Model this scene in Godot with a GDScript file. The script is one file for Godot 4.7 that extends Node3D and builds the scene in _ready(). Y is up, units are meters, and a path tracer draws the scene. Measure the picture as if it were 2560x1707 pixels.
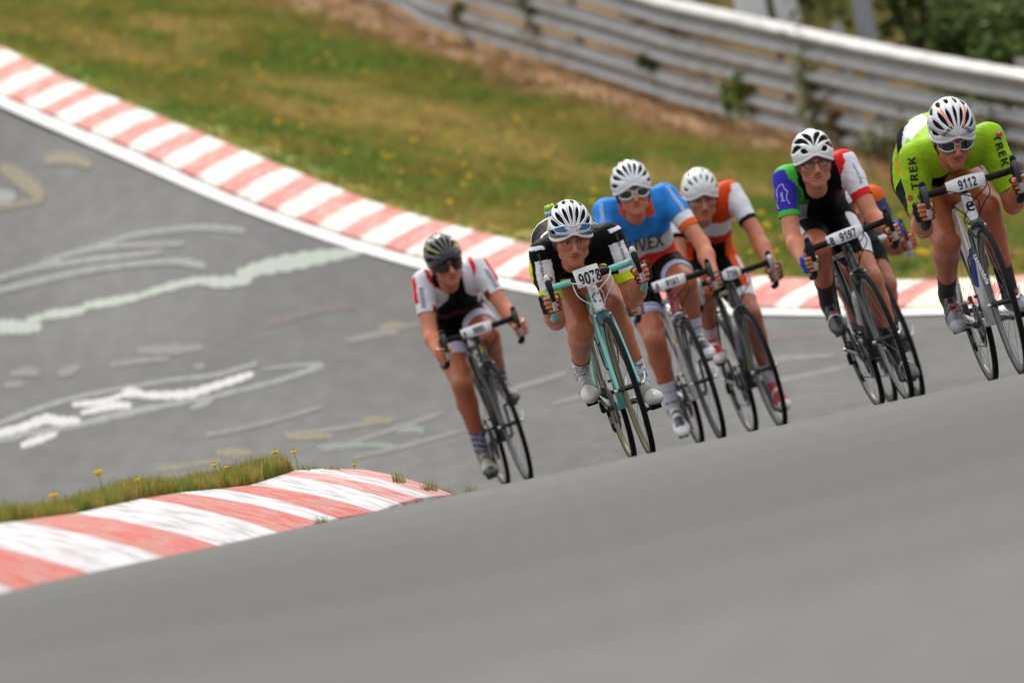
extends Node3D
# A group of road cyclists coming over a crest on a race circuit, seen through a long lens that is tilted by 12 degrees.

const F := 25600.0          # focal length in photo pixels (2560 wide)
const ROLL := 12.0          # the camera's tilt in degrees
const EYE := 1.0            # height of the lens

var cb: Basis               # camera basis without roll
var groups_made := {}
var rng := RandomNumberGenerator.new()
var mats := {}
var cache := {}

# ------------------------------------------------------------------ camera, sky, sun
func set_camera_and_light() -> void:
	var pitch := atan(345.0 / F)
	cb = Basis(Vector3(1, 0, 0), pitch)
	var cam := Camera3D.new()
	cam.name = "camera"
	add_child(cam)
	var attributes := CameraAttributesPhysical.new()
	attributes.frustum_focal_length = 359.93
	attributes.frustum_focus_distance = 46.3
	attributes.exposure_aperture = 4.0
	attributes.frustum_near = 0.1
	attributes.frustum_far = 2000.0
	cam.attributes = attributes
	cam.fov = 3.8190
	cam.near = 0.1
	cam.far = 2000.0
	cam.transform = Transform3D(cb * Basis(Vector3(0, 0, 1), deg_to_rad(-ROLL)), Vector3(0, EYE, 0))
	cam.current = true
	var world := WorldEnvironment.new()
	world.name = "world_environment"
	var env := Environment.new()
	env.background_mode = Environment.BG_SKY
	var sky := Sky.new()
	var sm := ProceduralSkyMaterial.new()
	sm.sky_top_color = Color(0.97, 0.98, 1.0)
	sm.sky_horizon_color = Color(0.46, 0.47, 0.49)
	sm.sky_curve = 0.45
	sm.ground_bottom_color = Color(0.20, 0.20, 0.19)
	sm.ground_horizon_color = Color(0.34, 0.34, 0.33)
	sm.sky_energy_multiplier = 1.0
	sky.sky_material = sm
	env.sky = sky
	env.tonemap_mode = Environment.TONE_MAPPER_LINEAR
	env.tonemap_exposure = 1.66
	env.sdfgi_enabled = true
	env.ssao_enabled = true
	env.ssil_enabled = true
	world.environment = env
	add_child(world)
	var sun := DirectionalLight3D.new()
	sun.name = "sun"
	sun.light_energy = 0.5
	sun.light_angular_distance = 14.0
	sun.light_color = Color(1.0, 0.97, 0.92)
	sun.shadow_enabled = true
	sun.rotation_degrees = Vector3(-52, 195, 0)
	add_child(sun)

func unroll(px: float, py: float) -> Vector2:
	var c := cos(deg_to_rad(ROLL))
	var s := sin(deg_to_rad(ROLL))
	var dx := px - 1280.0
	var dy := py - 853.5
	return Vector2(dx * c - dy * s, -dx * s - dy * c)

func ray(px: float, py: float) -> Vector3:
	var u := unroll(px, py)
	return cb * Vector3(u.x / F, u.y / F, -1.0)

func at(px: float, py: float, d: float) -> Vector3:      # the point seen at a photo pixel, d metres away
	return Vector3(0, EYE, 0) + ray(px, py) * d

# ------------------------------------------------------------------ naming and tagging
func tag(o: Node, label: String, category: String, group := "") -> void:
	o.set_meta("label", label)
	o.set_meta("category", category)
	if group != "":
		o.set_meta("group", group)

func structure(o: Node) -> void:
	o.set_meta("kind", "structure")

func thing(called: String, label: String, category: String, where := Transform3D(), group := "") -> Node3D:
	var o := Node3D.new()
	o.name = numbered(called)
	add_child(o)
	o.transform = where
	tag(o, label, category, group)
	return o

func numbered(called: String) -> String:
	var n: int = groups_made.get(called, 0)
	groups_made[called] = n + 1
	return called if n == 0 else "%s_%03d" % [called, n]

func put(parent: Node, called: String, mesh: Mesh, m: Material, t := Transform3D()) -> MeshInstance3D:
	var o := MeshInstance3D.new()
	o.name = numbered(called) if parent == self else called
	o.mesh = mesh
	o.material_override = m
	o.transform = t
	parent.add_child(o, true)
	return o

# ------------------------------------------------------------------ materials (colours given as linear values)
func lin(r: float, g: float, b: float) -> Color:
	return Color(r, g, b).linear_to_srgb()

func mat(key: String, c: Color, rough := 0.6, metal := 0.0, coat := 0.0) -> StandardMaterial3D:
	if mats.has(key):
		return mats[key]
	var m := StandardMaterial3D.new()
	m.resource_name = key
	m.albedo_color = lin(c.r, c.g, c.b)
	m.roughness = rough
	m.metallic = metal
	if c.get_luminance() < 0.02 and metal == 0.0 and coat == 0.0:
		m.metallic_specular = 0.3
	if coat > 0.0:
		m.clearcoat_enabled = true
		m.clearcoat = coat
		m.clearcoat_roughness = 0.12
	mats[key] = m
	return m

func vmat(key: String, rough := 0.6, sheen := 0.0, coat := 0.0, spec := 0.5) -> StandardMaterial3D:
	if mats.has(key):
		return mats[key]
	var m := StandardMaterial3D.new()
	m.resource_name = key
	m.vertex_color_use_as_albedo = true
	m.roughness = rough
	m.metallic_specular = spec
	if sheen > 0.0:
		m.rim_enabled = true
		m.rim = sheen
	if coat > 0.0:
		m.clearcoat_enabled = true
		m.clearcoat = coat
		m.clearcoat_roughness = 0.15
	mats[key] = m
	return m

func noise_tex(freq: float, sd: int, stops: Array, size := 512, oct := 4, as_normal := false, bump := 4.0) -> NoiseTexture2D:
	var n := FastNoiseLite.new()
	n.seed = sd
	n.frequency = freq
	n.fractal_octaves = oct
	var t := NoiseTexture2D.new()
	t.width = size
	t.height = size
	t.seamless = true
	t.noise = n
	if as_normal:
		t.as_normal_map = true
		t.bump_strength = bump
	elif stops.size() > 0:
		var g := Gradient.new()
		var offs := PackedFloat32Array()
		var cols := PackedColorArray()
		for s in stops:
			offs.append(s[0])
			cols.append(s[1])
		g.offsets = offs
		g.colors = cols
		t.color_ramp = g
	return t

# ------------------------------------------------------------------ a collector of triangles
class MB:
	var v := PackedVector3Array()
	var n := PackedVector3Array()
	var c := PackedColorArray()
	var ix := PackedInt32Array()
	var col := Color.WHITE

	func grid(rows: Array, wrap_u := false, wrap_v := false, hint = null) -> void:
		# rows: arrays of equally many points; smooth within this patch
		var base := v.size()
		var R := rows.size()
		var C: int = rows[0].size()
		var cen := Vector3.ZERO
		for r in rows:
			for p in r:
				v.append(p)
				n.append(Vector3.ZERO)
				c.append(col)
				cen += p
		cen /= float(R * C)
		var i0 := ix.size()
		var flip := 0.0
		for r in (R if wrap_v else R - 1):
			var r1 := (r + 1) % R
			for k in (C if wrap_u else C - 1):
				var k1 := (k + 1) % C
				var a := base + r * C + k
				var b := base + r * C + k1
				var d := base + r1 * C + k
				var e := base + r1 * C + k1
				for t in [[a, b, e], [a, e, d]]:
					var fn: Vector3 = (v[t[2]] - v[t[0]]).cross(v[t[1]] - v[t[0]])
					if fn.length_squared() < 1e-18:
						continue
					ix.append(t[0]); ix.append(t[1]); ix.append(t[2])
					n[t[0]] += fn; n[t[1]] += fn; n[t[2]] += fn
					if hint is Vector3:
						flip += fn.dot(hint)
					else:
						flip += fn.dot((v[t[0]] + v[t[1]] + v[t[2]]) / 3.0 - cen)
		if flip < 0.0:
			for i in range(base, v.size()):
				n[i] = -n[i]
			for i in range(i0, ix.size(), 3):
				var q := ix[i + 1]
				ix[i + 1] = ix[i + 2]
				ix[i + 2] = q
		for i in range(base, v.size()):
			n[i] = n[i].normalized() if n[i].length_squared() > 0.0 else Vector3.UP

	func tube(pts: Array, rad, seg := 10, caps := true, flat := 1.0, flat_dir := Vector3.UP) -> void:
		# a pipe along pts; rad a number or an array; flat squeezes the section along flat_dir
		var N := pts.size()
		var up := Vector3.UP
		var rows := []
		var t0: Vector3 = (pts[1] - pts[0]).normalized()
		if absf(t0.dot(up)) > 0.9:
			up = Vector3.RIGHT
		var side := t0.cross(up).normalized()
		for i in N:
			var t: Vector3
			if i == 0:
				t = t0
			elif i == N - 1:
				t = (pts[i] - pts[i - 1]).normalized()
			else:
				t = ((pts[i + 1] - pts[i]).normalized() + (pts[i] - pts[i - 1]).normalized()).normalized()
			side = (side - t * side.dot(t)).normalized()
			var s2 := t.cross(side)
			var r: float = rad[i] if rad is Array else rad
			var row := PackedVector3Array()
			for k in seg:
				var a := TAU * k / seg
				var o := (side * cos(a) + s2 * sin(a)) * r
				if flat != 1.0:
					o -= flat_dir * o.dot(flat_dir) * (1.0 - flat)
				row.append(pts[i] + o)
			rows.append(row)
		grid(rows, true, false)
		if caps:
			for e in [0, N - 1]:
				var cap: PackedVector3Array = rows[e]
				var mid := PackedVector3Array()
				for k in seg:
					mid.append(pts[e])
				var out: Vector3 = -t0 if e == 0 else (pts[N - 1] - pts[N - 2]).normalized()
				grid([cap, mid], true, false, out)

	func ball(cen: Vector3, rad: Vector3, basis := Basis(), seg := 14, rings := 9) -> void:
		var rows := []
		for i in rings + 1:
			var th := PI * i / rings
			var row := PackedVector3Array()
			for k in seg:
				var a := TAU * k / seg
				row.append(cen + basis * (Vector3(sin(th) * cos(a), cos(th), sin(th) * sin(a)) * rad))
			rows.append(row)
		grid(rows, true, false)

	func spin(profile: Array, t := Transform3D(), seg := 48, closed := true) -> void:
		# profile of Vector2(radius, x) turned round the local x axis
		var rows := []
		for p in profile:
			var row := PackedVector3Array()
			for k in seg:
				var a := TAU * k / seg
				row.append(t * Vector3(p.y, p.x * cos(a), p.x * sin(a)))
			rows.append(row)
		# outward test: use the mean radius of the section as the centre line
		var base := v.size()
		var i0 := ix.size()
		grid(rows, true, closed)
		var mr := 0.0
		var mx := 0.0
		for p in profile:
			mr += p.x / profile.size()
			mx += p.y / profile.size()
		var s := 0.0
		var it := t.affine_inverse()
		for i in range(base, v.size()):
			var q := it * v[i]
			var rr := Vector2(q.y, q.z).normalized() * mr
			s += (it.basis * n[i]).dot(q - Vector3(mx, rr.x, rr.y))
		if s < 0.0 and closed:
			for i in range(base, v.size()):
				n[i] = -n[i]
			for i in range(i0, ix.size(), 3):
				var q2 := ix[i + 1]
				ix[i + 1] = ix[i + 2]
				ix[i + 2] = q2

	func box(t: Transform3D, size: Vector3, bevel := 0.0) -> void:
		var h := size / 2.0
		var b := minf(bevel, minf(h.x, minf(h.y, h.z)) * 0.9)
		var ax := [Vector3(1, 0, 0), Vector3(0, 1, 0), Vector3(0, 0, 1)]
		for i in 3:
			var u: Vector3 = ax[(i + 1) % 3]
			var w: Vector3 = ax[(i + 2) % 3]
			for s in [-1.0, 1.0]:
				var o: Vector3 = ax[i] * s
				var cu := absf(h.dot(u)) - b
				var cw := absf(h.dot(w)) - b
				var m := o * absf(h.dot(ax[i]))
				_flat(t, [m - u * cu - w * cw, m + u * cu - w * cw, m + u * cu + w * cw, m - u * cu + w * cw], o)
		if b <= 0.0:
			return
		for i in 3:
			var u2: Vector3 = ax[(i + 1) % 3]
			var w2: Vector3 = ax[(i + 2) % 3]
			var L: float = absf(h.dot(ax[i])) - b
			for su in [-1.0, 1.0]:
				for sw in [-1.0, 1.0]:
					var p: Vector3 = u2 * su * absf(h.dot(u2)) + w2 * sw * (absf(h.dot(w2)) - b)
					var q: Vector3 = u2 * su * (absf(h.dot(u2)) - b) + w2 * sw * absf(h.dot(w2))
					_flat(t, [p - ax[i] * L, p + ax[i] * L, q + ax[i] * L, q - ax[i] * L], u2 * su + w2 * sw)
		for sx in [-1.0, 1.0]:
			for sy in [-1.0, 1.0]:
				for sz in [-1.0, 1.0]:
					var e := Vector3(sx * h.x, sy * h.y, sz * h.z)
					_flat(t, [e - Vector3(0, sy * b, sz * b), e - Vector3(sx * b, 0, sz * b), e - Vector3(sx * b, sy * b, 0)], Vector3(sx, sy, sz))

	func _flat(t: Transform3D, pts: Array, out: Vector3) -> void:
		var base := v.size()
		var nn := (t.basis * out).normalized()
		for p in pts:
			v.append(t * p)
			n.append(nn)
			c.append(col)
		for k in range(1, pts.size() - 1):
			var a := base
			var b := base + k
			var d := base + k + 1
			if (v[d] - v[a]).cross(v[b] - v[a]).dot(nn) < 0.0:
				var q := b
				b = d
				d = q
			ix.append(a); ix.append(b); ix.append(d)

	func prism(t: Transform3D, outline: Array, depth: float) -> void:
		# flat outline (Vector2, convex or star shaped) in local xy, thick along z
		var cen := Vector2.ZERO
		for p in outline:
			cen += p / float(outline.size())
		for k in outline.size():
			var p: Vector2 = outline[k]
			var q: Vector2 = outline[(k + 1) % outline.size()]
			for s in [-0.5, 0.5]:
				_flat(t, [Vector3(cen.x, cen.y, s * depth), Vector3(p.x, p.y, s * depth), Vector3(q.x, q.y, s * depth)], Vector3(0, 0, s))
			var e := q - p
			var o := Vector2(e.y, -e.x)
			if o.dot((p + q) / 2.0 - cen) < 0.0:
				o = -o
			_flat(t, [Vector3(p.x, p.y, -depth / 2), Vector3(q.x, q.y, -depth / 2), Vector3(q.x, q.y, depth / 2), Vector3(p.x, p.y, depth / 2)], Vector3(o.x, o.y, 0))

	func add(o: MB, t: Transform3D) -> void:
		var base := v.size()
		var mir := t.basis.determinant() < 0.0
		var nb := t.basis.inverse().transposed()
		for i in o.v.size():
			v.append(t * o.v[i])
			n.append((nb * o.n[i]).normalized())
			c.append(o.c[i])
		for i in range(0, o.ix.size(), 3):
			ix.append(base + o.ix[i])
			ix.append(base + o.ix[i + (2 if mir else 1)])
			ix.append(base + o.ix[i + (1 if mir else 2)])

	func mesh() -> ArrayMesh:
		var m := ArrayMesh.new()
		if ix.size() == 0:
			return m
		var arr := []
		arr.resize(Mesh.ARRAY_MAX)
		arr[Mesh.ARRAY_VERTEX] = v
		arr[Mesh.ARRAY_NORMAL] = n
		arr[Mesh.ARRAY_COLOR] = c
		arr[Mesh.ARRAY_INDEX] = ix
		m.add_surface_from_arrays(Mesh.PRIMITIVE_TRIANGLES, arr)
		return m

func bez(pts: Array, steps := 8) -> Array:      # Catmull-Rom through points
	var out := []
	for i in pts.size() - 1:
		var p0: Vector3 = pts[maxi(i - 1, 0)]
		var p1: Vector3 = pts[i]
		var p2: Vector3 = pts[i + 1]
		var p3: Vector3 = pts[mini(i + 2, pts.size() - 1)]
		for k in steps:
			out.append(p1.cubic_interpolate(p2, p0, p3, float(k) / steps))
	out.append(pts[-1])
	return out

# ------------------------------------------------------------------ bodies: blended tapered capsules meshed as surface nets
class Field:
	var a := PackedVector3Array()
	var ba := PackedVector3Array()
	var il := PackedFloat32Array()
	var ra := PackedFloat32Array()
	var dr := PackedFloat32Array()
	var g := PackedInt32Array()
	var kk := PackedFloat32Array()
	var op := PackedInt32Array()
	var sc := PackedVector3Array()
	var scaled := PackedInt32Array()
	var join := 0.03       # blend of limbs with the trunk
	var v := PackedVector3Array()
	var n := PackedVector3Array()
	var ix := PackedInt32Array()

	func bone(p: Vector3, q: Vector3, r: float, r2: float, grp := 0, k := 0.02, oper := 0) -> void:
		a.append(p)
		ba.append(q - p)
		il.append(1.0 / maxf((q - p).length_squared(), 1e-9))
		ra.append(r)
		dr.append(r2 - r)
		g.append(grp)
		kk.append(k)
		op.append(oper)
		sc.append(Vector3.ONE)
		scaled.append(0)

	func blob(p: Vector3, rad: Vector3, grp := 0, k := 0.02, oper := 0) -> void:
		bone(p, p, 1.0, 1.0, grp, k, oper)
		sc[sc.size() - 1] = rad
		scaled[scaled.size() - 1] = 1

	func one(i: int, p: Vector3) -> float:
		if scaled[i] == 1:
			var s := sc[i]
			var q := (p - a[i]) / s
			var l := q.length()
			var gr := (q / s).length()
			return (l - 1.0) * l / maxf(gr, 1e-6) if l > 1e-6 else -minf(s.x, minf(s.y, s.z))
		var pa := p - a[i]
		var t := clampf(pa.dot(ba[i]) * il[i], 0.0, 1.0)
		return (pa - ba[i] * t).length() - ra[i] - dr[i] * t

	func value(p: Vector3, list: PackedInt32Array) -> float:
		var d0 := 1.0
		var d1 := 1.0
		var d2 := 1.0
		var d3 := 1.0
		var d4 := 1.0
		for i in list:
			var d: float
			if scaled[i] == 1:
				d = one(i, p)
			else:
				var pa := p - a[i]
				var b := ba[i]
				var t := clampf(pa.dot(b) * il[i], 0.0, 1.0)
				d = (pa - b * t).length() - ra[i] - dr[i] * t
			var k := kk[i]
			var gi := g[i]
			var e := d0
			if gi == 1: e = d1
			elif gi == 2: e = d2
			elif gi == 3: e = d3
			elif gi == 4: e = d4
			if op[i] == 1:
				var dd := -d
				var h1 := maxf(k - absf(e - dd), 0.0)
				e = maxf(e, dd) + h1 * h1 * 0.25 / k
			else:
				var h := maxf(k - absf(e - d), 0.0)
				e = minf(e, d) - h * h * 0.25 / k
			if gi == 0: d0 = e
			elif gi == 1: d1 = e
			elif gi == 2: d2 = e
			elif gi == 3: d3 = e
			else: d4 = e
		var j := join
		var arms := d0
		var h2 := maxf(j - absf(arms - d1), 0.0)
		arms = minf(arms, d1) - h2 * h2 * 0.25 / j
		h2 = maxf(j - absf(arms - d2), 0.0)
		arms = minf(arms, d2) - h2 * h2 * 0.25 / j
		var legs := d0
		h2 = maxf(j - absf(legs - d3), 0.0)
		legs = minf(legs, d3) - h2 * h2 * 0.25 / j
		h2 = maxf(j - absf(legs - d4), 0.0)
		legs = minf(legs, d4) - h2 * h2 * 0.25 / j
		return minf(arms, legs)

	func all() -> PackedInt32Array:
		var l := PackedInt32Array()
		for i in a.size():
			l.append(i)
		return l

	func run(h: float) -> void:
		var lo := Vector3.ONE * 1e9
		var hi := -lo
		for i in a.size():
			var r := maxf(ra[i], ra[i] + dr[i])
			var e := Vector3.ONE * r
			if scaled[i] == 1:
				e = sc[i]
			lo = lo.min(a[i] - e).min(a[i] + ba[i] - e)
			hi = hi.max(a[i] + e).max(a[i] + ba[i] + e)
		lo -= Vector3.ONE * h * 2.5
		hi += Vector3.ONE * h * 2.5
		var B := 5
		var nb := Vector3i(((hi - lo) / (h * B)).ceil())
		var nx := nb.x * B + 1
		var ny := nb.y * B + 1
		var nz := nb.z * B + 1
		var val := PackedFloat32Array()
		val.resize(nx * ny * nz)
		val.fill(1.0)
		var known := PackedByteArray()
		known.resize(nx * ny * nz)
		var every := all()
		var half := h * B * 0.5
		var diag := half * 1.7321
		var live := []
		for bz in nb.z:
			for by in nb.y:
				for bx in nb.x:
					var cen := lo + Vector3(bx * B + B * 0.5, by * B + B * 0.5, bz * B + B * 0.5) * h
					var list := PackedInt32Array()
					var near := 9.0
					for i in every:
						var d := one(i, cen)
						var reach := diag + kk[i] + join
						if op[i] == 1:
							if d < reach:
								list.append(i)
							continue
						near = minf(near, d)
						if d < reach:
							list.append(i)
					if near > diag + 0.012 or list.is_empty():
						continue
					if absf(value(cen, list)) > diag * 1.5 + 0.01:
						continue
					live.append(Vector3i(bx, by, bz))
					for z in range(bz * B, bz * B + B + 1):
						for y in range(by * B, by * B + B + 1):
							var at0 := (z * ny + y) * nx
							for x in range(bx * B, bx * B + B + 1):
								if known[at0 + x] == 0:
									known[at0 + x] = 1
									val[at0 + x] = value(lo + Vector3(x, y, z) * h, list)
		var id := {}
		var sx := 1
		var sy := nx
		var sz := nx * ny
		var off := [0, sx, sy, sx + sy, sz, sx + sz, sy + sz, sx + sy + sz]
		var cor := [Vector3(0, 0, 0), Vector3(1, 0, 0), Vector3(0, 1, 0), Vector3(1, 1, 0), Vector3(0, 0, 1), Vector3(1, 0, 1), Vector3(0, 1, 1), Vector3(1, 1, 1)]
		var ed := [0, 1, 2, 3, 4, 5, 6, 7, 0, 2, 1, 3, 4, 6, 5, 7, 0, 4, 1, 5, 2, 6, 3, 7]
		var f := PackedFloat32Array()
		f.resize(8)
		for bl in live:
			for z in range(bl.z * B, bl.z * B + B):
				for y in range(bl.y * B, bl.y * B + B):
					for x in range(bl.x * B, bl.x * B + B):
						var o := (z * ny + y) * nx + x
						var neg := 0
						for k in 8:
							f[k] = val[o + off[k]]
							if f[k] < 0.0:
								neg += 1
						if neg == 0 or neg == 8:
							continue
						var s := Vector3.ZERO
						var cnt := 0
						for k in 12:
							var p: int = ed[k * 2]
							var q: int = ed[k * 2 + 1]
							if (f[p] < 0.0) != (f[q] < 0.0):
								var t := f[p] / (f[p] - f[q])
								s += cor[p] + (cor[q] - cor[p]) * t
								cnt += 1
						id[o] = v.size()
						v.append(lo + (Vector3(x, y, z) + s / cnt) * h)
		for bl in live:
			for z in range(bl.z * B, bl.z * B + B):
				for y in range(bl.y * B, bl.y * B + B):
					for x in range(bl.x * B, bl.x * B + B):
						var o := (z * ny + y) * nx + x
						var inside := val[o] < 0.0
						for ax in 3:
							var st: int = [sx, sy, sz][ax]
							if inside == (val[o + st] < 0.0):
								continue
							var u: int = [sy, sz, sx][ax]
							var w: int = [sz, sx, sy][ax]
							var i0: int = id.get(o, -1)
							var i1: int = id.get(o - u, -1)
							var i2: int = id.get(o - u - w, -1)
							var i3: int = id.get(o - w, -1)
							if i0 < 0 or i1 < 0 or i2 < 0 or i3 < 0:
								continue
							if inside:
								ix.append_array(PackedInt32Array([i0, i1, i2, i0, i2, i3]))
							else:
								ix.append_array(PackedInt32Array([i0, i2, i1, i0, i3, i2]))
		# make the winding clockwise from outside and average the normals
		n.resize(v.size())
		n.fill(Vector3.ZERO)
		var s0 := 0.0
		var list2 := every
		for i in range(0, mini(ix.size(), 300), 3):
			var fn := (v[ix[i + 2]] - v[ix[i]]).cross(v[ix[i + 1]] - v[ix[i]]).normalized()
			var m := (v[ix[i]] + v[ix[i + 1]] + v[ix[i + 2]]) / 3.0
			s0 += value(m + fn * 0.002, list2) - value(m - fn * 0.002, list2)
		if s0 < 0.0:
			for i in range(0, ix.size(), 3):
				var q2 := ix[i + 1]
				ix[i + 1] = ix[i + 2]
				ix[i + 2] = q2
		for i in range(0, ix.size(), 3):
			var fn2 := (v[ix[i + 2]] - v[ix[i]]).cross(v[ix[i + 1]] - v[ix[i]])
			n[ix[i]] += fn2
			n[ix[i + 1]] += fn2
			n[ix[i + 2]] += fn2
		for i in n.size():
			n[i] = n[i].normalized()

	func smooth(times: int) -> void:      # soften the grid's steps
		for pass_no in times:
			var s := PackedVector3Array()
			s.resize(v.size())
			var cnt := PackedInt32Array()
			cnt.resize(v.size())
			for i in range(0, ix.size(), 3):
				for k in 3:
					var p := ix[i + k]
					s[p] += v[ix[i + (k + 1) % 3]] + v[ix[i + (k + 2) % 3]]
					cnt[p] += 2
			for i in v.size():
				if cnt[i] > 0:
					v[i] = v[i].lerp(s[i] / cnt[i], 0.5)
		n.fill(Vector3.ZERO)
		for i in range(0, ix.size(), 3):
			var fn2 := (v[ix[i + 2]] - v[ix[i]]).cross(v[ix[i + 1]] - v[ix[i]])
			n[ix[i]] += fn2
			n[ix[i + 1]] += fn2
			n[ix[i + 2]] += fn2
		for i in n.size():
			n[i] = n[i].normalized()

	func touch(p: Vector3, dir: Vector3) -> Vector3:      # walk along dir until the skin is met
		var list := all()
		var q := p
		for i in 40:
			var d := value(q, list)
			if absf(d) < 0.0008:
				break
			q += dir * clampf(d, -0.03, 0.03) * 0.9
		return q

# ------------------------------------------------------------------ the ground: curves read from the photograph, each with its distance
var edge0 := []       # road edge, as Vector3(X, Y, d) in level image units, sorted by X
var edge2 := []       # outer edge of the far kerb
var fence := []       # foot of the crash barrier
var kerb_in := []     # far kerb, road side, world points by step
var kerb_out := []
var line_in := []
var kerb_px := []
var patch := FastNoiseLite.new()
var fine := FastNoiseLite.new()

func level_curve(pts: Array) -> Array:
	var out := []
	for p in bez(pts, 10):
		var u := unroll(p.x, p.y)
		out.append(Vector3(u.x, u.y, p.z))
	return out

func look(curve: Array, X: float) -> Vector2:      # (Y, d) of a curve at X
	if X <= curve[0].x:
		return Vector2(curve[0].y, curve[0].z)
	for i in curve.size() - 1:
		if X <= curve[i + 1].x:
			var t: float = (X - curve[i].x) / maxf(curve[i + 1].x - curve[i].x, 1e-6)
			return Vector2(lerpf(curve[i].y, curve[i + 1].y, t), lerpf(curve[i].z, curve[i + 1].z, t))
	return Vector2(curve[-1].y, curve[-1].z)

func lev(c: Vector2) -> float:      # height of a curve's point above the crest line
	return c.y * (c.x + 345.0) / F

func px_curve(pts: Array, x: float) -> float:
	for i in pts.size() - 1:
		if x <= pts[i + 1].x or i == pts.size() - 2:
			var p0: Vector3 = pts[maxi(i - 1, 0)]
			var p1: Vector3 = pts[i]
			var p2: Vector3 = pts[i + 1]
			var p3: Vector3 = pts[mini(i + 2, pts.size() - 1)]
			var t := clampf((x - p1.x) / (p2.x - p1.x), -1.0, 2.0)
			var m1: float = (p2.y - p0.y) / (p2.x - p0.x) * (p2.x - p1.x)
			var m2: float = (p3.y - p1.y) / (p3.x - p1.x) * (p2.x - p1.x)
			var t2 := t * t
			var t3 := t2 * t
			return (2 * t3 - 3 * t2 + 1) * p1.y + (t3 - 2 * t2 + t) * m1 + (-2 * t3 + 3 * t2) * p2.y + (t3 - t2) * m2
	return 0.0

func px_depth(pts: Array, x: float) -> float:
	for i in pts.size() - 1:
		if x <= pts[i + 1].x or i == pts.size() - 2:
			return lerpf(pts[i].z, pts[i + 1].z, (x - pts[i].x) / (pts[i + 1].x - pts[i].x))
	return 0.0

func crest_at(X: float) -> float:
	return lerpf(35.0, 42.0, smoothstep(-1400.0, -100.0, X))

func road_height(X: float, d: float) -> float:      # above the crest line
	var Xc := clampf(X, -1700.0, 1700.0)
	var dc := crest_at(Xc)
	if d <= dc:
		return -0.62 * pow(maxf(1.0 - d / dc, 0.0), 1.6)
	var dr := 58.0
	var low := -0.022
	if d <= dr:
		return low * smoothstep(dc, dc + 4.0, d)
	var e := look(edge0, Xc)
	var u := (d - dr) / maxf(e.y - dr, 1.0)
	return low + (lev(e) - low) * pow(u, 1.25)

func plan(X: float, d: float, y: float) -> Vector3:
	return Vector3(X / F * maxf(d, 24.0), EYE + y, -d)

func on_road(px: float, py: float, lift := 0.004) -> Vector3:      # where the far road is met at a pixel
	var u := unroll(px, py)
	var r := ray(px, py)
	var lo := 57.0
	var hi := 96.0
	for i in 40:
		var m := (lo + hi) / 2.0
		if r.y * m > road_height(u.x, m) + lift:
			lo = m
		else:
			hi = m
	# the ray starts above the road: the first crossing lies between lo and hi
	return Vector3(0, EYE, 0) + r * lo

func make_curves() -> void:
	patch.seed = 5
	patch.frequency = 0.16
	patch.fractal_octaves = 4
	fine.seed = 9
	fine.frequency = 0.9
	fine.fractal_octaves = 3
	var l0 := [Vector3(-900, -140, 93), Vector3(-400, 85, 88), Vector3(0, 267, 84), Vector3(298, 397, 80), Vector3(638, 541, 76), Vector3(1000, 660, 73), Vector3(1358, 741, 70.5), Vector3(1640, 780, 69), Vector3(1900, 790, 67.5), Vector3(2311, 791, 65), Vector3(2600, 772, 63.3), Vector3(3100, 725, 60.8)]
	var l1 := [Vector3(-900, -175, 0), Vector3(-400, 53, 0), Vector3(0, 237, 0), Vector3(298, 362, 0), Vector3(638, 511, 0), Vector3(1000, 633, 0), Vector3(1358, 715, 0), Vector3(1640, 757, 0), Vector3(1900, 772, 0), Vector3(2311, 773, 0), Vector3(2600, 752, 0), Vector3(3100, 704, 0)]
	var l2 := [Vector3(-900, -285, 0), Vector3(-400, -65, 0), Vector3(0, 118, 0), Vector3(128, 180, 0), Vector3(298, 252, 0), Vector3(638, 390, 0), Vector3(850, 475, 0), Vector3(1000, 529, 0), Vector3(1321, 612, 0), Vector3(1640, 668, 0), Vector3(1900, 695, 0), Vector3(2311, 704, 0), Vector3(2600, 690, 0), Vector3(3100, 645, 0)]
	edge0 = level_curve(l0)
	# stripe borders along the far kerb, in photo pixels on its road side
	var reds := [[17, 57], [98, 136], [183, 225], [272, 315], [357, 400], [446, 489], [542, 589], [640, 689], [742, 791], [846, 897], [957, 1012], [1066, 1120], [1172, 1228], [1278, 1336], [1386, 1446], [1496, 1556], [1606, 1666], [1716, 1776], [1826, 1930], [1995, 2064], [2190, 2262], [2400, 2470], [2600, 2670], [2800, 2870]]
	var borders := []
	var x := 17.0
	var stack := []
	while x > -800.0:
		stack.push_front(x - 42.0)
		stack.push_front(x - 84.0)
		x -= 84.0
	borders.append_array(stack)
	for r in reds:
		borders.append(r[0])
		borders.append(r[1])
	var first_red: int = stack.size() % 2
	for b in borders:
		kerb_px.append(b)
		var d1 := px_depth(l0, b - 35.0) + 0.05
		kerb_in.append(at(b, px_curve(l1, b), d1))
		kerb_out.append(at(b + 127.0, px_curve(l2, b + 127.0), d1 + 0.16))
		line_in.append(at(b - 35.0, px_curve(l0, b - 35.0), d1 - 0.05))
		var u := unroll(b + 127.0, px_curve(l2, b + 127.0))
		edge2.append(Vector3(u.x, u.y, d1 + 0.16))
	cache["first_red"] = first_red
	fence = []
	for p in [Vector3(925, 0, 100), Vector3(1071, 71, 98), Vector3(1186, 111, 96.4), Vector3(1418, 182, 93.4), Vector3(1650, 254, 90.6), Vector3(1740, 284, 89.5), Vector3(1970, 342, 87), Vector3(2246, 411, 84.5), Vector3(2560, 478, 82), Vector3(2900, 540, 80)]:
		var u2 := unroll(p.x, p.y)
		fence.append(Vector3(u2.x, u2.y, p.z))
	fence.push_front(Vector3(-950, 1330, 110))
	fence.push_front(Vector3(-1700, 1560, 119))

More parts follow.
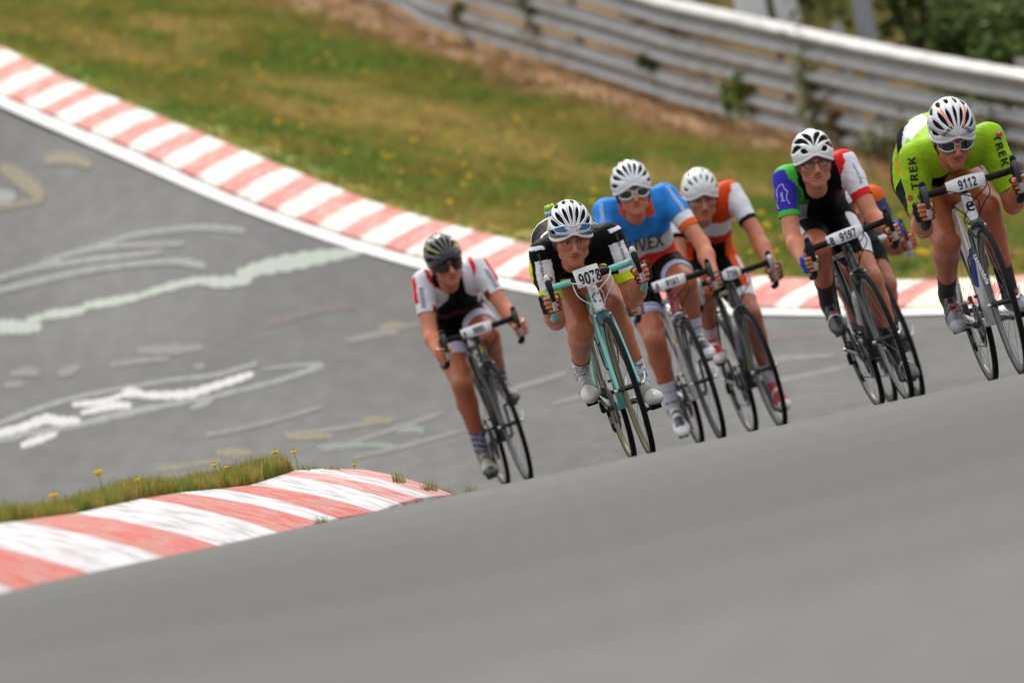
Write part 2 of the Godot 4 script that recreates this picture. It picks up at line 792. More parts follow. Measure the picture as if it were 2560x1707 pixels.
func grass_point(X: float, t: float) -> Vector3:      # t 0 at the kerb, 1 at the barrier, up to 4 beyond
	var Xc := clampf(X, -1650.0, 1700.0)
	var e := look(edge2, Xc)
	var b := look(fence, Xc)
	var y0 := lev(e)
	var y1 := lev(b)
	var d := lerpf(e.y, b.y, t)
	var y: float
	if t <= 1.0:
		y = lerpf(y0, y1, t) - 0.25 * sin(PI * t) * 0.6
	else:
		var s := (y1 - y0) / maxf(b.y - e.y, 1.0)
		var over := d - b.y
		y = y1 + over * lerpf(s, 0.42, smoothstep(0.5, 5.0, over))
	var p := plan(X, d, y)
	p.y += (fine.get_noise_2d(p.x * 1.3, p.z * 1.3) * 0.05 + patch.get_noise_2d(p.x, p.z) * 0.12) * smoothstep(0.0, 0.06, t)
	return p

func turf(p: Vector3, t: float) -> Color:      # what grows where: green, straw and bare soil
	var a := patch.get_noise_2d(p.x * 2.2 + 40.0, p.z * 0.9)
	var b := patch.get_noise_2d(p.x * 4.5 - 11.0, p.z * 2.0 + 70.0)
	var f := fine.get_noise_2d(p.x * 6.0, p.z * 5.0)
	var green := Color(0.135, 0.20, 0.018)
	var olive := Color(0.26, 0.225, 0.035)
	var straw := Color(0.42, 0.31, 0.10)
	var soil := Color(0.33, 0.19, 0.09)
	var c := olive.lerp(straw, smoothstep(0.02, 0.40, a + f * 0.25))
	c = c.lerp(green, smoothstep(0.0, 0.35, b - a * 0.6 + f * 0.2))
	var bare := smoothstep(0.73, 0.88, t + f * 0.10 + b * 0.08) * (1.0 - smoothstep(1.1, 1.25, t))
	c = c.lerp(soil, bare)
	var g2 := fine.get_noise_2d(p.x * 2.6 + 90.0, p.z * 1.6)
	c = c.lerp(green * 1.15, smoothstep(0.12, 0.45, g2) * 0.7 * (1.0 - bare))
	return c * (1.0 + f * 0.5 + g2 * 0.25)

func sheet(rows: Array, colors: Array, called: String, m: Material, parent: Node = self) -> MeshInstance3D:
	var mb := MB.new()
	mb.grid(rows, false, false, Vector3.UP)
	if colors.size() > 0:
		var i := 0
		for r in colors:
			for c in r:
				mb.c[i] = c
				i += 1
	return put(parent, called, mb.mesh(), m)

func _up_sheet(rows: Array) -> ArrayMesh:
	var mb := MB.new()
	mb.grid(rows, false, false, Vector3.UP)
	return mb.mesh()

func asphalt() -> StandardMaterial3D:
	var m := StandardMaterial3D.new()
	m.resource_name = "asphalt"
	m.albedo_texture = noise_tex(0.02, 3, [[0.0, lin(0.094, 0.093, 0.092)], [0.45, lin(0.114, 0.113, 0.112)], [0.55, lin(0.120, 0.119, 0.118)], [1.0, lin(0.148, 0.146, 0.145)]], 1024, 6)
	m.uv1_triplanar = true
	m.uv1_world_triplanar = true
	m.uv1_scale = Vector3(0.22, 0.22, 0.05)
	m.roughness = 0.62
	m.metallic_specular = 0.24
	m.vertex_color_use_as_albedo = true
	m.normal_enabled = true
	m.normal_texture = noise_tex(0.25, 8, [], 512, 3, true, 2.0)
	m.normal_scale = 0.12
	return m

func build_ground() -> void:
	make_curves()
	var far_ground := MB.new()
	far_ground.grid([[Vector3(-900, -3.0, 300), Vector3(900, -3.0, 300)], [Vector3(-900, -3.0, -900), Vector3(900, -3.0, -900)]], false, false, Vector3.UP)
	structure(put(self, "ground", far_ground.mesh(), mat("far_turf", Color(0.10, 0.12, 0.03), 0.95)))
	# road: one sheet from behind the camera over the crest, through the dip and up to the painted edge line
	var Xs := []
	var xx := -9000.0
	while xx <= 9000.0:
		Xs.append(xx)
		xx += 60.0 if absf(xx + 30.0) < 1750.0 else 400.0
	var ds := [-60.0, -30.0, -12.0, -4.0, 0.0]
	var dd := 2.0
	while dd < 58.0:
		ds.append(dd)
		dd += 1.0
	var rows := []
	for d in ds:
		var r := PackedVector3Array()
		for X in Xs:
			r.append(plan(X, d, road_height(X, d)))
		rows.append(r)
	for k in 31:
		var r2 := PackedVector3Array()
		for X in Xs:
			var e := look(edge0, clampf(X, -1700.0, 1700.0))
			var d2 := lerpf(58.0, e.y + 0.5, k / 30.0)
			r2.append(plan(X, d2, road_height(X, d2) - (0.03 if k == 30 else 0.0)))
		rows.append(r2)
	cache["asphalt"] = asphalt()
	var tone := []      # broad worn and patched areas of the surface
	for r in rows:
		var tr := PackedColorArray()
		for p in r:
			var k: float = 1.0 + 0.20 * patch.get_noise_2d(p.x * 2.6 + 15.0, p.z * 0.75) + 0.10 * patch.get_noise_2d(p.x * 7.0, p.z * 1.6 + 50.0)
			if p.z < -58.6:      # the section beyond the dip is coloured darker
				k *= 0.82
			tr.append(Color(k, k, k))
		tone.append(tr)
	var road := sheet(rows, tone, "road", cache["asphalt"])
	structure(road)
	# darker sheets laid right across the near side of the crest, one over the other
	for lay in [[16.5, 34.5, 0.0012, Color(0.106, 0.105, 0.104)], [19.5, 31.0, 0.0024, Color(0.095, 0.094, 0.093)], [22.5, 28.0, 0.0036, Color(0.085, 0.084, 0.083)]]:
		var band_rows := []
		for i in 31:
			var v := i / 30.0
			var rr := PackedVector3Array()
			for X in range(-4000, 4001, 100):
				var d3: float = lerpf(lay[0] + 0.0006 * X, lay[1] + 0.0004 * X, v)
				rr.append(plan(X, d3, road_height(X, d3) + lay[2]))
			band_rows.append(rr)
		put(road, "asphalt_repair", _up_sheet(band_rows), road_paint("asphalt_repair", lay[3]))
	build_marks(road)
	# painted edge line
	var lr := []
	for t in [0.0, 0.4, 0.80]:
		var r3 := PackedVector3Array()
		for i in kerb_in.size():
			r3.append(line_in[i].lerp(kerb_in[i], t) + Vector3(0, 0.012, 0))
		lr.append(r3)
	var wm := StandardMaterial3D.new()
	wm.resource_name = "line_paint"
	wm.albedo_texture = noise_tex(0.02, 21, [[0.0, lin(0.55, 0.54, 0.52)], [0.4, lin(0.74, 0.73, 0.71)], [1.0, lin(0.82, 0.81, 0.80)]], 512, 5)
	wm.uv1_triplanar = true
	wm.uv1_world_triplanar = true
	wm.uv1_scale = Vector3(0.6, 0.6, 0.6)
	wm.roughness = 0.7
	var line := sheet(lr, [], "edge_line", wm)
	structure(line)
	build_far_kerb()
	build_field()
	build_near_kerb()

func kerb_paint(key: String, base: Color, worn: Color, sd: int) -> StandardMaterial3D:
	if mats.has(key):
		return mats[key]
	var m := StandardMaterial3D.new()
	m.resource_name = key
	m.albedo_texture = noise_tex(0.03, sd, [[0.0, lin(worn.r * 0.45, worn.g * 0.42, worn.b * 0.42)], [0.30, lin(worn.r * 0.8, worn.g * 0.8, worn.b * 0.8)], [0.40, lin(worn.r, worn.g, worn.b)], [0.48, lin(base.r, base.g, base.b).lerp(lin(worn.r, worn.g, worn.b), 0.25)], [0.56, lin(base.r, base.g, base.b)], [1.0, lin(base.r * 1.08, base.g * 1.1, base.b * 1.1)]], 512, 5)
	m.uv1_triplanar = true
	m.uv1_world_triplanar = true
	m.uv1_scale = Vector3(0.4, 0.4, 0.25)
	m.roughness = 0.65
	mats[key] = m
	return m

func kerb_block(i0: Vector3, i1: Vector3, o0: Vector3, o1: Vector3, crown: float, lip: float) -> MB:
	# a cast block: rounded top between road side i and outer side o, skirts going down into the ground
	var mb := MB.new()
	var rows := []
	var gap := 0.006
	var along := (i1 - i0).normalized() * gap
	var a0 := i0 + along
	var a1 := i1 - along
	var b0 := o0 + along
	var b1 := o1 - along
	var down := Vector3(0, -0.25, 0)
	for k in 4:
		var u := k / 3.0
		var p := a0.lerp(a1, u)
		var q := b0.lerp(b1, u)
		var w := PackedVector3Array()
		w.append(p + down)
		w.append(p + Vector3(0, lip * 0.3, 0))
		w.append(p.lerp(q, 0.04) + Vector3(0, lip, 0))
		for s in [0.25, 0.5, 0.75]:
			w.append(p.lerp(q, s) + Vector3(0, lip + crown * sin(PI * s), 0))
		w.append(p.lerp(q, 0.97) + Vector3(0, lip, 0))
		w.append(q + Vector3(0, lip * 0.3, 0))
		w.append(q + down)
		rows.append(w)
	mb.grid(rows, false, false, Vector3.UP)
	for e in [0, 3]:
		var r: PackedVector3Array = rows[e]
		var low := PackedVector3Array()
		for p in r:
			low.append(Vector3(p.x, minf(p.y, r[0].y), p.z))
		mb.grid([r, low], false, false, (i0 - i1) if e == 0 else (i1 - i0))
	return mb

func build_far_kerb() -> void:
	var kerb := Node3D.new()
	kerb.name = "far_kerb"
	add_child(kerb)
	structure(kerb)
	var red := kerb_paint("kerb_red", Color(0.53, 0.075, 0.058), Color(0.56, 0.28, 0.24), 31)
	var white := kerb_paint("kerb_white", Color(0.80, 0.77, 0.71), Color(0.60, 0.55, 0.46), 32)
	var yellow := kerb_paint("kerb_yellow", Color(0.83, 0.74, 0.38), Color(0.80, 0.76, 0.66), 33)
	var dust := kerb_paint("kerb_dusty", Color(0.50, 0.43, 0.35), Color(0.66, 0.58, 0.50), 34)
	for i in kerb_in.size() - 1:
		var is_red: bool = (i % 2) == int(cache["first_red"])
		var m: Material = red if is_red else white
		if i > 0 and kerb_px[i] >= 2240.0 and kerb_px[i] < 2300.0:
			m = yellow
		elif kerb_px[i] > 2380.0 and not is_red:
			m = dust
		put(kerb, "kerb_block", kerb_block(kerb_in[i], kerb_in[i + 1], kerb_out[i], kerb_out[i + 1], 0.012, 0.02).mesh(), m)

func blade_mesh(tall: float, wide: float, blades: int, spread: float, sd: int) -> ArrayMesh:
	var r := RandomNumberGenerator.new()
	r.seed = sd
	var mb := MB.new()
	for i in blades:
		var a := r.randf() * TAU
		var d := Vector3(cos(a), 0, sin(a))
		var o := Vector3(r.randf_range(-1, 1), 0, r.randf_range(-1, 1)) * spread
		var h := tall * r.randf_range(0.55, 1.0)
		var lean := r.randf_range(0.1, 0.6) * h
		var s := d.cross(Vector3.UP) * wide * r.randf_range(0.7, 1.2)
		var sh := r.randf_range(0.75, 1.2)
		mb.col = Color(sh, sh, sh)
		var p1 := o + d * lean * 0.35 + Vector3.UP * h * 0.6
		var p2 := o + d * lean + Vector3.UP * h
		mb.grid([PackedVector3Array([o - s, o + s]), PackedVector3Array([p1 - s * 0.7, p1 + s * 0.7]), PackedVector3Array([p2 - s * 0.05, p2 + s * 0.05])], false, false, Vector3.UP + d * 0.3)
	return mb.mesh()

func leaf_mat(key: String) -> StandardMaterial3D:
	var m := vmat(key, 0.75)
	m.backlight_enabled = true
	m.backlight = Color(0.25, 0.25, 0.15)
	return m

func scatter(called: String, mesh: Mesh, spots: Array, cols: Array, m: Material) -> MultiMeshInstance3D:
	var mm := MultiMesh.new()
	mm.transform_format = MultiMesh.TRANSFORM_3D
	mm.use_colors = true
	mm.mesh = mesh
	mm.instance_count = spots.size()
	for i in spots.size():
		mm.set_instance_transform(i, spots[i])
		mm.set_instance_color(i, cols[i])
	var o := MultiMeshInstance3D.new()
	o.name = numbered(called)
	o.multimesh = mm
	o.material_override = m
	add_child(o)
	o.set_meta("kind", "stuff")
	return o

func build_field() -> void:
	var Xs := []
	var X := -9000.0
	while X <= 9000.0:
		Xs.append(X)
		X += 24.0 if absf(X + 12.0) < 1750.0 else 500.0
	var ts := []
	for k in 61:
		ts.append(k / 60.0)
	for t in [1.03, 1.08, 1.15, 1.25, 1.4, 1.6, 1.9, 2.3, 2.8, 3.4, 4.2, 6.0, 9.0]:
		ts.append(t)
	var rows := []
	var cols := []
	for t in ts:
		var r := PackedVector3Array()
		var c := PackedColorArray()
		for Xi in Xs:
			var p := grass_point(Xi, t)
			if t == 0.0:
				p.y -= 0.01
			r.append(p)
			c.append(turf(p, t))
		rows.append(r)
		cols.append(c)
	var field := sheet(rows, cols, "grass_bank", vmat("turf", 0.95))
	structure(field)
	# the turf itself
	rng.seed = 71
	var spots := []
	var tints := []
	for i in 90000:
		var x := rng.randf_range(-1500.0, 1650.0)
		var t := pow(rng.randf(), 0.85) * 1.02
		var p := grass_point(x, t)
		var c := turf(p, t)
		var bare := smoothstep(0.75, 0.90, t + fine.get_noise_2d(p.x * 6.0, p.z * 5.0) * 0.10)
		if rng.randf() < bare * 0.93:
			continue
		var s := rng.randf_range(0.5, 1.15)
		if t < 0.05:
			s *= 0.6
		spots.append(Transform3D(Basis(Vector3.UP, rng.randf() * TAU) * Basis().scaled(Vector3(s, s * rng.randf_range(0.7, 1.2), s)), p))
		var k := rng.randf_range(0.95, 1.55)
		c = c.lerp(Color(0.42, 0.32, 0.11), 0.35 if rng.randf() < 0.3 else 0.0)
		tints.append(Color(c.r * k, c.g * k, c.b * k))
	var g := scatter("meadow_grass", blade_mesh(0.11, 0.006, 9, 0.05, 4), spots, tints, leaf_mat("grass_leaf"))
	tag(g, "patchy green and straw coloured grass between far kerb and crash barrier", "grass")
	# yellow flowers standing in it
	var proto: Node3D = null
	rng.seed = 12
	var fl := [[870, 400], [700, 330], [560, 230], [340, 165], [505, 180], [960, 400], [1090, 440], [610, 260], [1000, 470], [640, 300], [1130, 530], [1240, 460], [1180, 470], [1260, 435], [1150, 390], [1040, 380], [1300, 520], [1420, 500], [1490, 500], [1330, 370], [1390, 395], [1880, 640], [1910, 560], [1920, 590], [1945, 645], [1950, 660], [1960, 610], [2150, 690], [2290, 640], [2310, 660], [2340, 640], [2275, 610], [2300, 600], [2250, 660], [2380, 650], [1120, 350], [985, 400], [760, 340], [705, 410], [420, 190], [460, 250], [220, 130], [250, 90], [590, 60], [210, 60], [330, 70], [1810, 600], [1840, 560], [1550, 480], [1710, 560], [2110, 650], [2070, 690], [2330, 690], [2360, 600], [1370, 410], [1160, 150], [1270, 190]]
	for i in 70:
		fl.append([rng.randf_range(40, 1500), 0])
	for f in fl:
		var best := Vector3.ZERO
		if f[1] == 0:
			best = grass_point(rng.randf_range(-1150, 1250), rng.randf_range(0.03, 0.7))
		else:
			var u := unroll(f[0], f[1])
			var near := 1e9
			for k in 120:
				var q := grass_point(u.x, k / 119.0)
				var rr := ray(f[0], f[1])
				var e := absf((q.y - EYE + 0.12) / -q.z - rr.y / -rr.z)
				if e < near:
					near = e
					best = q
		var o: Node3D
		if proto == null:
			proto = flower_thing(0.022, 0.15)
			o = proto
		else:
			o = proto.duplicate()
			o.name = numbered("yellow_flower")
			add_child(o)
		var s2 := rng.randf_range(0.8, 1.35)
		o.transform = Transform3D(Basis(Vector3.UP, rng.randf() * TAU).scaled(Vector3(s2, s2, s2)), best)

func flower_thing(r: float, h: float, label := "small yellow flower standing in the grass between far kerb and crash barrier", group := "yellow flowers in the meadow") -> Node3D:
	var o := thing("yellow_flower", label, "flower", Transform3D(), group)
	var st := MB.new()
	st.tube([Vector3(0, -0.02, 0), Vector3(0.004, h * 0.5, 0.003), Vector3(0, h, 0)], [0.0018, 0.0015, 0.0012], 5)
	put(o, "stem", st.mesh(), mat("flower_stem", Color(0.09, 0.13, 0.03), 0.8))
	var hd := MB.new()
	for k in 14:
		var a := TAU * k / 14.0
		for lay in 2:
			var rr := r * (1.0 - 0.35 * lay)
			var e := Vector3(cos(a + lay * 0.2), 0, sin(a + lay * 0.2))
			var s := e.cross(Vector3.UP) * rr * 0.22
			var c := Vector3(0, h + 0.004 * lay, 0)
			hd.grid([PackedVector3Array([c - s * 0.3, c + s * 0.3]), PackedVector3Array([c + e * rr * 0.7 - s + Vector3(0, 0.006 + lay * 0.006, 0), c + e * rr * 0.7 + s + Vector3(0, 0.006 + lay * 0.006, 0)]), PackedVector3Array([c + e * rr - s * 0.4 + Vector3(0, 0.002 + lay * 0.01, 0), c + e * rr + s * 0.4 + Vector3(0, 0.002 + lay * 0.01, 0)])], false, false, Vector3.UP)
	hd.ball(Vector3(0, h + 0.004, 0), Vector3(r * 0.92, r * 0.62, r * 0.92), Basis(), 10, 6)
	put(o, "flower_head", hd.mesh(), mat("flower_yellow", Color(0.74, 0.48, 0.008), 0.7))
	return o

func build_near_kerb() -> void:
	var kerb := Node3D.new()
	kerb.name = "near_kerb"
	add_child(kerb)
	structure(kerb)
	# borders between stripes: outer end, inner end (enlarged-crop pixels), distance of the inner end
	var B := [[-1900, 300, -1150, 830, 28.5], [-1350, 420, -560, 790, 30.8], [-900, 470, -60, 765, 32.4], [-640, 480, 110, 748, 33.2], [-330, 470, 485, 675, 35.5], [60, 410, 795, 590, 37.6], [335, 375, 1055, 540, 39.3], [650, 305, 1310, 470, 41.0], [810, 279, 1490, 422, 42.2], [995, 262, 1560, 400, 43.2], [1140, 245, 1740, 370, 44.4], [1290, 196, 1850, 330, 45.4], [1350, 177, 1935, 308, 46.2], [1480, 169, 2000, 300, 47.0], [1660, 172, 2090, 292, 48.0]]
	var ins := []
	var outs := []
	for b in B:
		ins.append(at(b[2] / 1.8375, 1080.0 + b[3] / 1.8375, b[4]))
		outs.append(at(b[0] / 1.8375, 1080.0 + b[1] / 1.8375, b[4] + 0.10))
	var red := kerb_paint("kerb_red", Color.RED, Color.RED, 31)
	var white := kerb_paint("kerb_white_clean", Color(0.66, 0.63, 0.64), Color(0.52, 0.48, 0.49), 37)
	var pale := kerb_paint("kerb_pale", Color(0.60, 0.34, 0.32), Color(0.55, 0.18, 0.15), 38)
	for i in B.size() - 1:
		var m: Material = white if i % 2 == 0 else red
		if i == 11 or i == 13:
			m = pale
		put(kerb, "kerb_block", kerb_block(ins[i], ins[i + 1], outs[i], outs[i + 1], 0.015, 0.004).mesh(), m)
	# rough turf strip behind it, falling away into the dip
	var rows := []
	var cols := []
	var away := Vector3(-0.94, 0, -0.34)
	for s in [[0.0, -0.05], [0.03, 0.0], [0.2, 0.02], [0.4, 0.0], [0.8, -0.14], [1.6, -0.5], [3.0, -1.0]]:
		var r := PackedVector3Array()
		var c := PackedColorArray()
		for i in outs.size():
			for k in (8 if i < outs.size() - 1 else 1):
				var p: Vector3 = outs[i] if i == outs.size() - 1 else outs[i].lerp(outs[i + 1], k / 8.0)
				p += away * s[0] + Vector3(0, s[1], 0)
				p.y += fine.get_noise_2d(p.x * 5.0, p.z * 5.0) * 0.02 * minf(1.0, s[0] * 10.0)
				r.append(p)
				c.append(turf(p, 0.3))
		rows.append(r)
		cols.append(c)
	structure(sheet(rows, cols, "verge", vmat("turf", 0.95)))
	rng.seed = 33
	var spots := []
	var tints := []
	for i in 42000:
		var q := rng.randf() * (outs.size() - 3.0)
		var k := int(q)
		var p: Vector3 = outs[k].lerp(outs[k + 1], q - k) + away * (0.015 + pow(rng.randf(), 1.6) * 0.5)
		p.y += fine.get_noise_2d(p.x * 5.0, p.z * 5.0) * 0.02 - 0.01
		var s := rng.randf_range(0.45, 1.0) * (0.8 + 0.5 * patch.get_noise_2d(p.x * 6.0, p.z * 3.0))
		if q > 12.0:
			s *= 0.6
		spots.append(Transform3D(Basis(Vector3.UP, rng.randf() * TAU) * Basis().scaled(Vector3(s, s * rng.randf_range(0.7, 1.25), s)), p))
		var g := fine.get_noise_2d(p.x * 3.0, p.z * 3.0)
		var c := Color(0.42, 0.31, 0.07).lerp(Color(0.22, 0.26, 0.03), smoothstep(-0.30, 0.2, g + rng.randf_range(-0.2, 0.2)))
		var w := rng.randf_range(0.75, 1.3)
		tints.append(Color(c.r * w, c.g * w, c.b * w))
	# tufts in the cracks at the road side
	for f in [[1490, 415, 42.1], [1480, 418, 42.1], [1500, 412, 42.2], [1470, 421, 42.0], [1985, 245, 47.6], [1960, 240, 47.4], [2040, 265, 48.4], [2080, 275, 48.8], [2150, 268, 49.4], [2170, 262, 49.6], [1850, 205, 46.6], [1830, 200, 46.4], [2190, 270, 49.8], [2000, 250, 48.0], [1500, 168, 47.0], [1540, 164, 47.2], [1440, 160, 46.9], [1400, 160, 46.5]]:
		for j in 8:
			var p2 := at(f[0] / 1.8375 + rng.randf_range(-9, 9), 1080.0 + f[1] / 1.8375 + 16.0, f[2])
			var s3 := rng.randf_range(0.25, 0.65)
			spots.append(Transform3D(Basis(Vector3.UP, rng.randf() * TAU).scaled(Vector3(s3, s3, s3)), p2))
			tints.append(Color(0.26, 0.26, 0.06) * rng.randf_range(0.8, 1.3))
	var g2 := scatter("verge_grass", blade_mesh(0.108, 0.0026, 7, 0.022, 6), spots, tints, leaf_mat("grass_leaf"))
	tag(g2, "dry yellow green grass along the back of the near kerb", "grass")
	# dandelions on the verge, each read from the photograph
	for f in [[245, 1183, 34.9, 0.021], [343, 1202, 36.2, 0.014], [133, 1241, 34.2, 0.018], [536, 1165, 39.0, 0.014], [688, 1132, 42.0, 0.016], [735, 1132, 43.0, 0.015], [885, 1164, 46.3, 0.0115], [565, 1170, 39.4, 0.010]]:
		var q2 := at(f[0], f[1], f[2])
		var foot := 0.0
		var best := 1e9
		var ang := q2.x / -q2.z
		for i in outs.size() - 1:
			for k in 10:
				var p3: Vector3 = outs[i].lerp(outs[i + 1], k / 10.0)
				var e := absf(p3.x / -p3.z - ang)
				if e < best:
					best = e
					foot = p3.y
					q2 = at(f[0], f[1], -p3.z + 0.35)
		var h := maxf(q2.y - foot + 0.02, 0.05)
		var lab := "yellow dandelion rising out of the grass behind the near kerb"
		if f[0] == 885:
			lab = "single sharp yellow flower at the far tip of the near kerb"
		elif f[0] == 245:
			lab = "largest yellow dandelion in the grass behind the near kerb"
		var o := flower_thing(f[3], h, lab, "dandelions behind the near kerb")
		o.position = q2 - Vector3(0, h, 0)

func ribbon(pts: Array, wide: float, lift: float) -> MB:
	# a stroke of paint laid on the far road; pts are photo pixels
	var line := []
	for p in pts:
		line.append(Vector3(p[0], p[1], p[2] if p.size() > 2 else wide))
	var sm := bez(line, 6) if line.size() > 2 else line
	if line.size() == 2:
		sm = []
		for k in 7:
			sm.append(line[0].lerp(line[1], k / 6.0))
	var rows := []
	for i in sm.size():
		var t: Vector3 = (sm[mini(i + 1, sm.size() - 1)] - sm[maxi(i - 1, 0)])
		var nrm := Vector2(-t.y, t.x).normalized()
		var w: float = sm[i].z / 2.0 * (1.0 + 0.18 * sin(i * 2.1))
		if i == 0 or i == sm.size() - 1:
			w *= 0.45
		var r := PackedVector3Array()
		for s in [-1.0, -0.5, 0.0, 0.5, 1.0]:
			r.append(on_road(sm[i].x + nrm.x * w * s, sm[i].y + nrm.y * w * s, lift))
		rows.append(r)
	var mb := MB.new()
	mb.grid(rows, false, false, Vector3.UP)
	return mb

func road_paint(key: String, c: Color) -> StandardMaterial3D:
	var m: StandardMaterial3D = cache["asphalt"].duplicate()
	m.resource_name = key
	m.albedo_texture = noise_tex(0.05, 60 + key.length(), [[0.0, lin(c.r * 0.6, c.g * 0.6, c.b * 0.6)], [0.35, lin(c.r * 0.9, c.g * 0.9, c.b * 0.9)], [1.0, lin(c.r * 1.1, c.g * 1.1, c.b * 1.1)]], 256, 5)
	m.uv1_scale = Vector3(1.2, 1.2, 0.4)
	return m

func build_marks(road: Node3D) -> void:
	var pale := road_paint("road_paint_pale", Color(0.34, 0.37, 0.325))
	var thin := road_paint("road_paint_thin", Color(0.225, 0.232, 0.222))
	var white := road_paint("road_paint_white", Color(0.50, 0.49, 0.485))
	var ghost := road_paint("road_paint_worn", Color(0.178, 0.165, 0.158))
	var yel := road_paint("road_paint_yellow", Color(0.185, 0.165, 0.105))
	var grn := road_paint("road_paint_green", Color(0.165, 0.195, 0.165))
	var dark := road_paint("road_patch_dark", Color(0.118, 0.100, 0.095))
	var z := func(list: Array) -> Array:
		var o := []
		for p in list:
			o.append([p[0] / 2.352, 540.0 + p[1] / 2.352, (p[2] / 2.352) if p.size() > 2 else 6.0])
		return o
	var strokes := [
		[thin, [[1440, 88, 36], [1300, 70, 36], [1130, 68, 34], [950, 85, 32], [760, 118, 30], [620, 160, 30], [560, 182, 40]]],
		[thin, [[560, 186, 44], [700, 174, 30], [900, 168, 26], [1090, 158, 24]]],
		[thin, [[560, 186, 36], [400, 225, 30], [290, 262, 34], [255, 285, 50], [330, 282, 36], [520, 258, 34], [760, 232, 32], [960, 205, 26]]],
		[thin, [[255, 290, 40], [120, 325, 32], [-40, 372, 34]]],
		[thin, [[-40, 446, 36], [200, 388, 34], [500, 320, 34], [760, 285, 34], [1000, 266, 36], [1100, 272, 50], [1210, 296, 40]]],
		[pale, [[-60, 655, 80], [60, 650, 84], [150, 655, 70], [240, 650, 50]]],
		[pale, [[150, 620, 40], [260, 590, 44]]],
		[pale, [[255, 585, 50], [370, 570, 54], [500, 548, 44]]],
		[pale, [[490, 528, 40], [650, 505, 52], [830, 470, 40]]],
		[pale, [[820, 470, 36], [980, 420, 46], [1190, 372, 44]]],
		[pale, [[1170, 380, 50], [1320, 388, 70], [1480, 368, 56]]],
		[pale, [[1390, 345, 56], [1560, 300, 86], [1760, 262, 96], [1960, 228, 70], [2130, 205, 40]]],
		[white, [[420, 1108, 30], [560, 1098, 40], [640, 1080, 34], [720, 1050, 30]]],
		[white, [[715, 1044, 50], [780, 1036, 60], [835, 1044, 40]]],
		[white, [[820, 1052, 40], [960, 1054, 48], [1110, 1044, 52], [1260, 1000, 44], [1400, 955, 44], [1490, 925, 30]]],
		[white, [[470, 1160, 26], [600, 1130, 40], [690, 1112, 46], [770, 1115, 36]]],
		[white, [[-60, 1290, 50], [120, 1245, 50], [260, 1195, 60], [350, 1205, 56], [470, 1200, 40]]],
		[white, [[120, 1352, 36], [220, 1315, 46], [335, 1275, 30]]],
		[thin, [[-60, 1330, 40], [180, 1275, 36], [420, 1235, 34], [700, 1165, 46], [1000, 1108, 30], [1300, 1050, 26], [1620, 970, 26], [1820, 905, 30], [1890, 878, 34], [1760, 876, 18], [1550, 897, 14]]],
		[thin, [[-60, 1240, 34], [200, 1140, 30], [430, 1070, 28], [700, 1015, 22], [1000, 965, 22], [1260, 935, 26], [1420, 890, 24], [1520, 862, 20]]],
		[thin, [[1120, 1130, 26], [1200, 1100, 36], [1250, 1075, 20]]],
		[ghost, [[60, 930, 40], [160, 915, 56], [230, 925, 40]]], [ghost, [[340, 930, 40], [400, 910, 60], [470, 880, 30]]], [ghost, [[20, 995, 40], [140, 985, 40]]],
		[ghost, [[800, 790, 40], [1000, 785, 60], [1200, 770, 30]]], [ghost, [[1140, 885, 30], [1185, 885, 40], [1200, 890, 20]]],
		[ghost, [[640, 880, 26], [820, 850, 36], [1000, 838, 26]]],
		[yel, [[1680, 1302, 30], [1800, 1295, 44], [1920, 1298, 30]]], [yel, [[2130, 1200, 30], [2220, 1198, 50], [2310, 1205, 30]]], [yel, [[1270, 1395, 30], [1370, 1395, 44], [1480, 1390, 30]]], [yel, [[920, 1482, 30], [1010, 1476, 36], [1090, 1468, 24]]], [yel, [[1090, 1465, 20], [1200, 1450, 22], [1300, 1440, 20]]],
		[grn, [[1860, 1358, 26], [2060, 1345, 30], [2310, 1352, 24]]], [ghost, [[1650, 1280, 20], [1900, 1260, 26], [2300, 1200, 24]]], [ghost, [[1200, 1290, 30], [1500, 1230, 26], [1900, 1120, 30]]],
		[dark, [[1560, 640, 50], [1680, 600, 60], [1900, 545, 50], [2100, 530, 40]]], [ghost, [[2040, 735, 26], [2200, 705, 26], [2352, 680, 24]]],
		[yel, [[2230, 660, 30], [2300, 640, 40], [2400, 650, 30]]],
	]
	var mark_no := 0
	for s in strokes:
		mark_no += 1
		put(road, "painted_mark", ribbon(z.call(s[1]), 6.0, 0.0018 + 0.0005 * float(mark_no % 6)).mesh(), s[0])
	for s in [
		[yel, [[0, 415, 30], [40, 440, 40], [80, 470, 40], [105, 495, 26]]], [yel, [[110, 400, 26], [170, 395, 30], [230, 415, 20]]], [thin, [[-30, 490, 40], [10, 492, 36], [38, 490, 20]]], [yel, [[-10, 520, 12], [50, 510, 14], [110, 500, 10]]],
		[ghost, [[1720, 926, 14], [1850, 905, 18], [2000, 893, 14], [2090, 888, 8]]], [ghost, [[860, 850, 6], [960, 826, 8], [1100, 800, 6]]], [ghost, [[800, 1130, 10], [960, 1080, 12], [1110, 1030, 10]]], [ghost, [[1250, 980, 10], [1340, 955, 14], [1420, 930, 10]]],
		[yel, [[905, 1053, 14], [950, 1050, 18], [985, 1051, 12]]], [yel, [[720, 1090, 16], [780, 1088, 20], [830, 1090, 12]]], [grn, [[990, 1075, 16], [1030, 1068, 22], [1060, 1080, 12]]], [grn, [[840, 1120, 8], [920, 1112, 12], [990, 1114, 8]]], [yel, [[540, 1130, 14], [590, 1128, 16], [630, 1134, 10]]],
		[ghost, [[1380, 1010, 8], [1470, 985, 12], [1540, 962, 8]]], [ghost, [[880, 1145, 8], [1010, 1115, 12], [1160, 1075, 8]]], [ghost, [[1900, 960, 10], [2010, 938, 12], [2120, 915, 8]]], [dark, [[1850, 850, 20], [1960, 838, 24], [2060, 836, 12]]],
	]:
		mark_no += 1
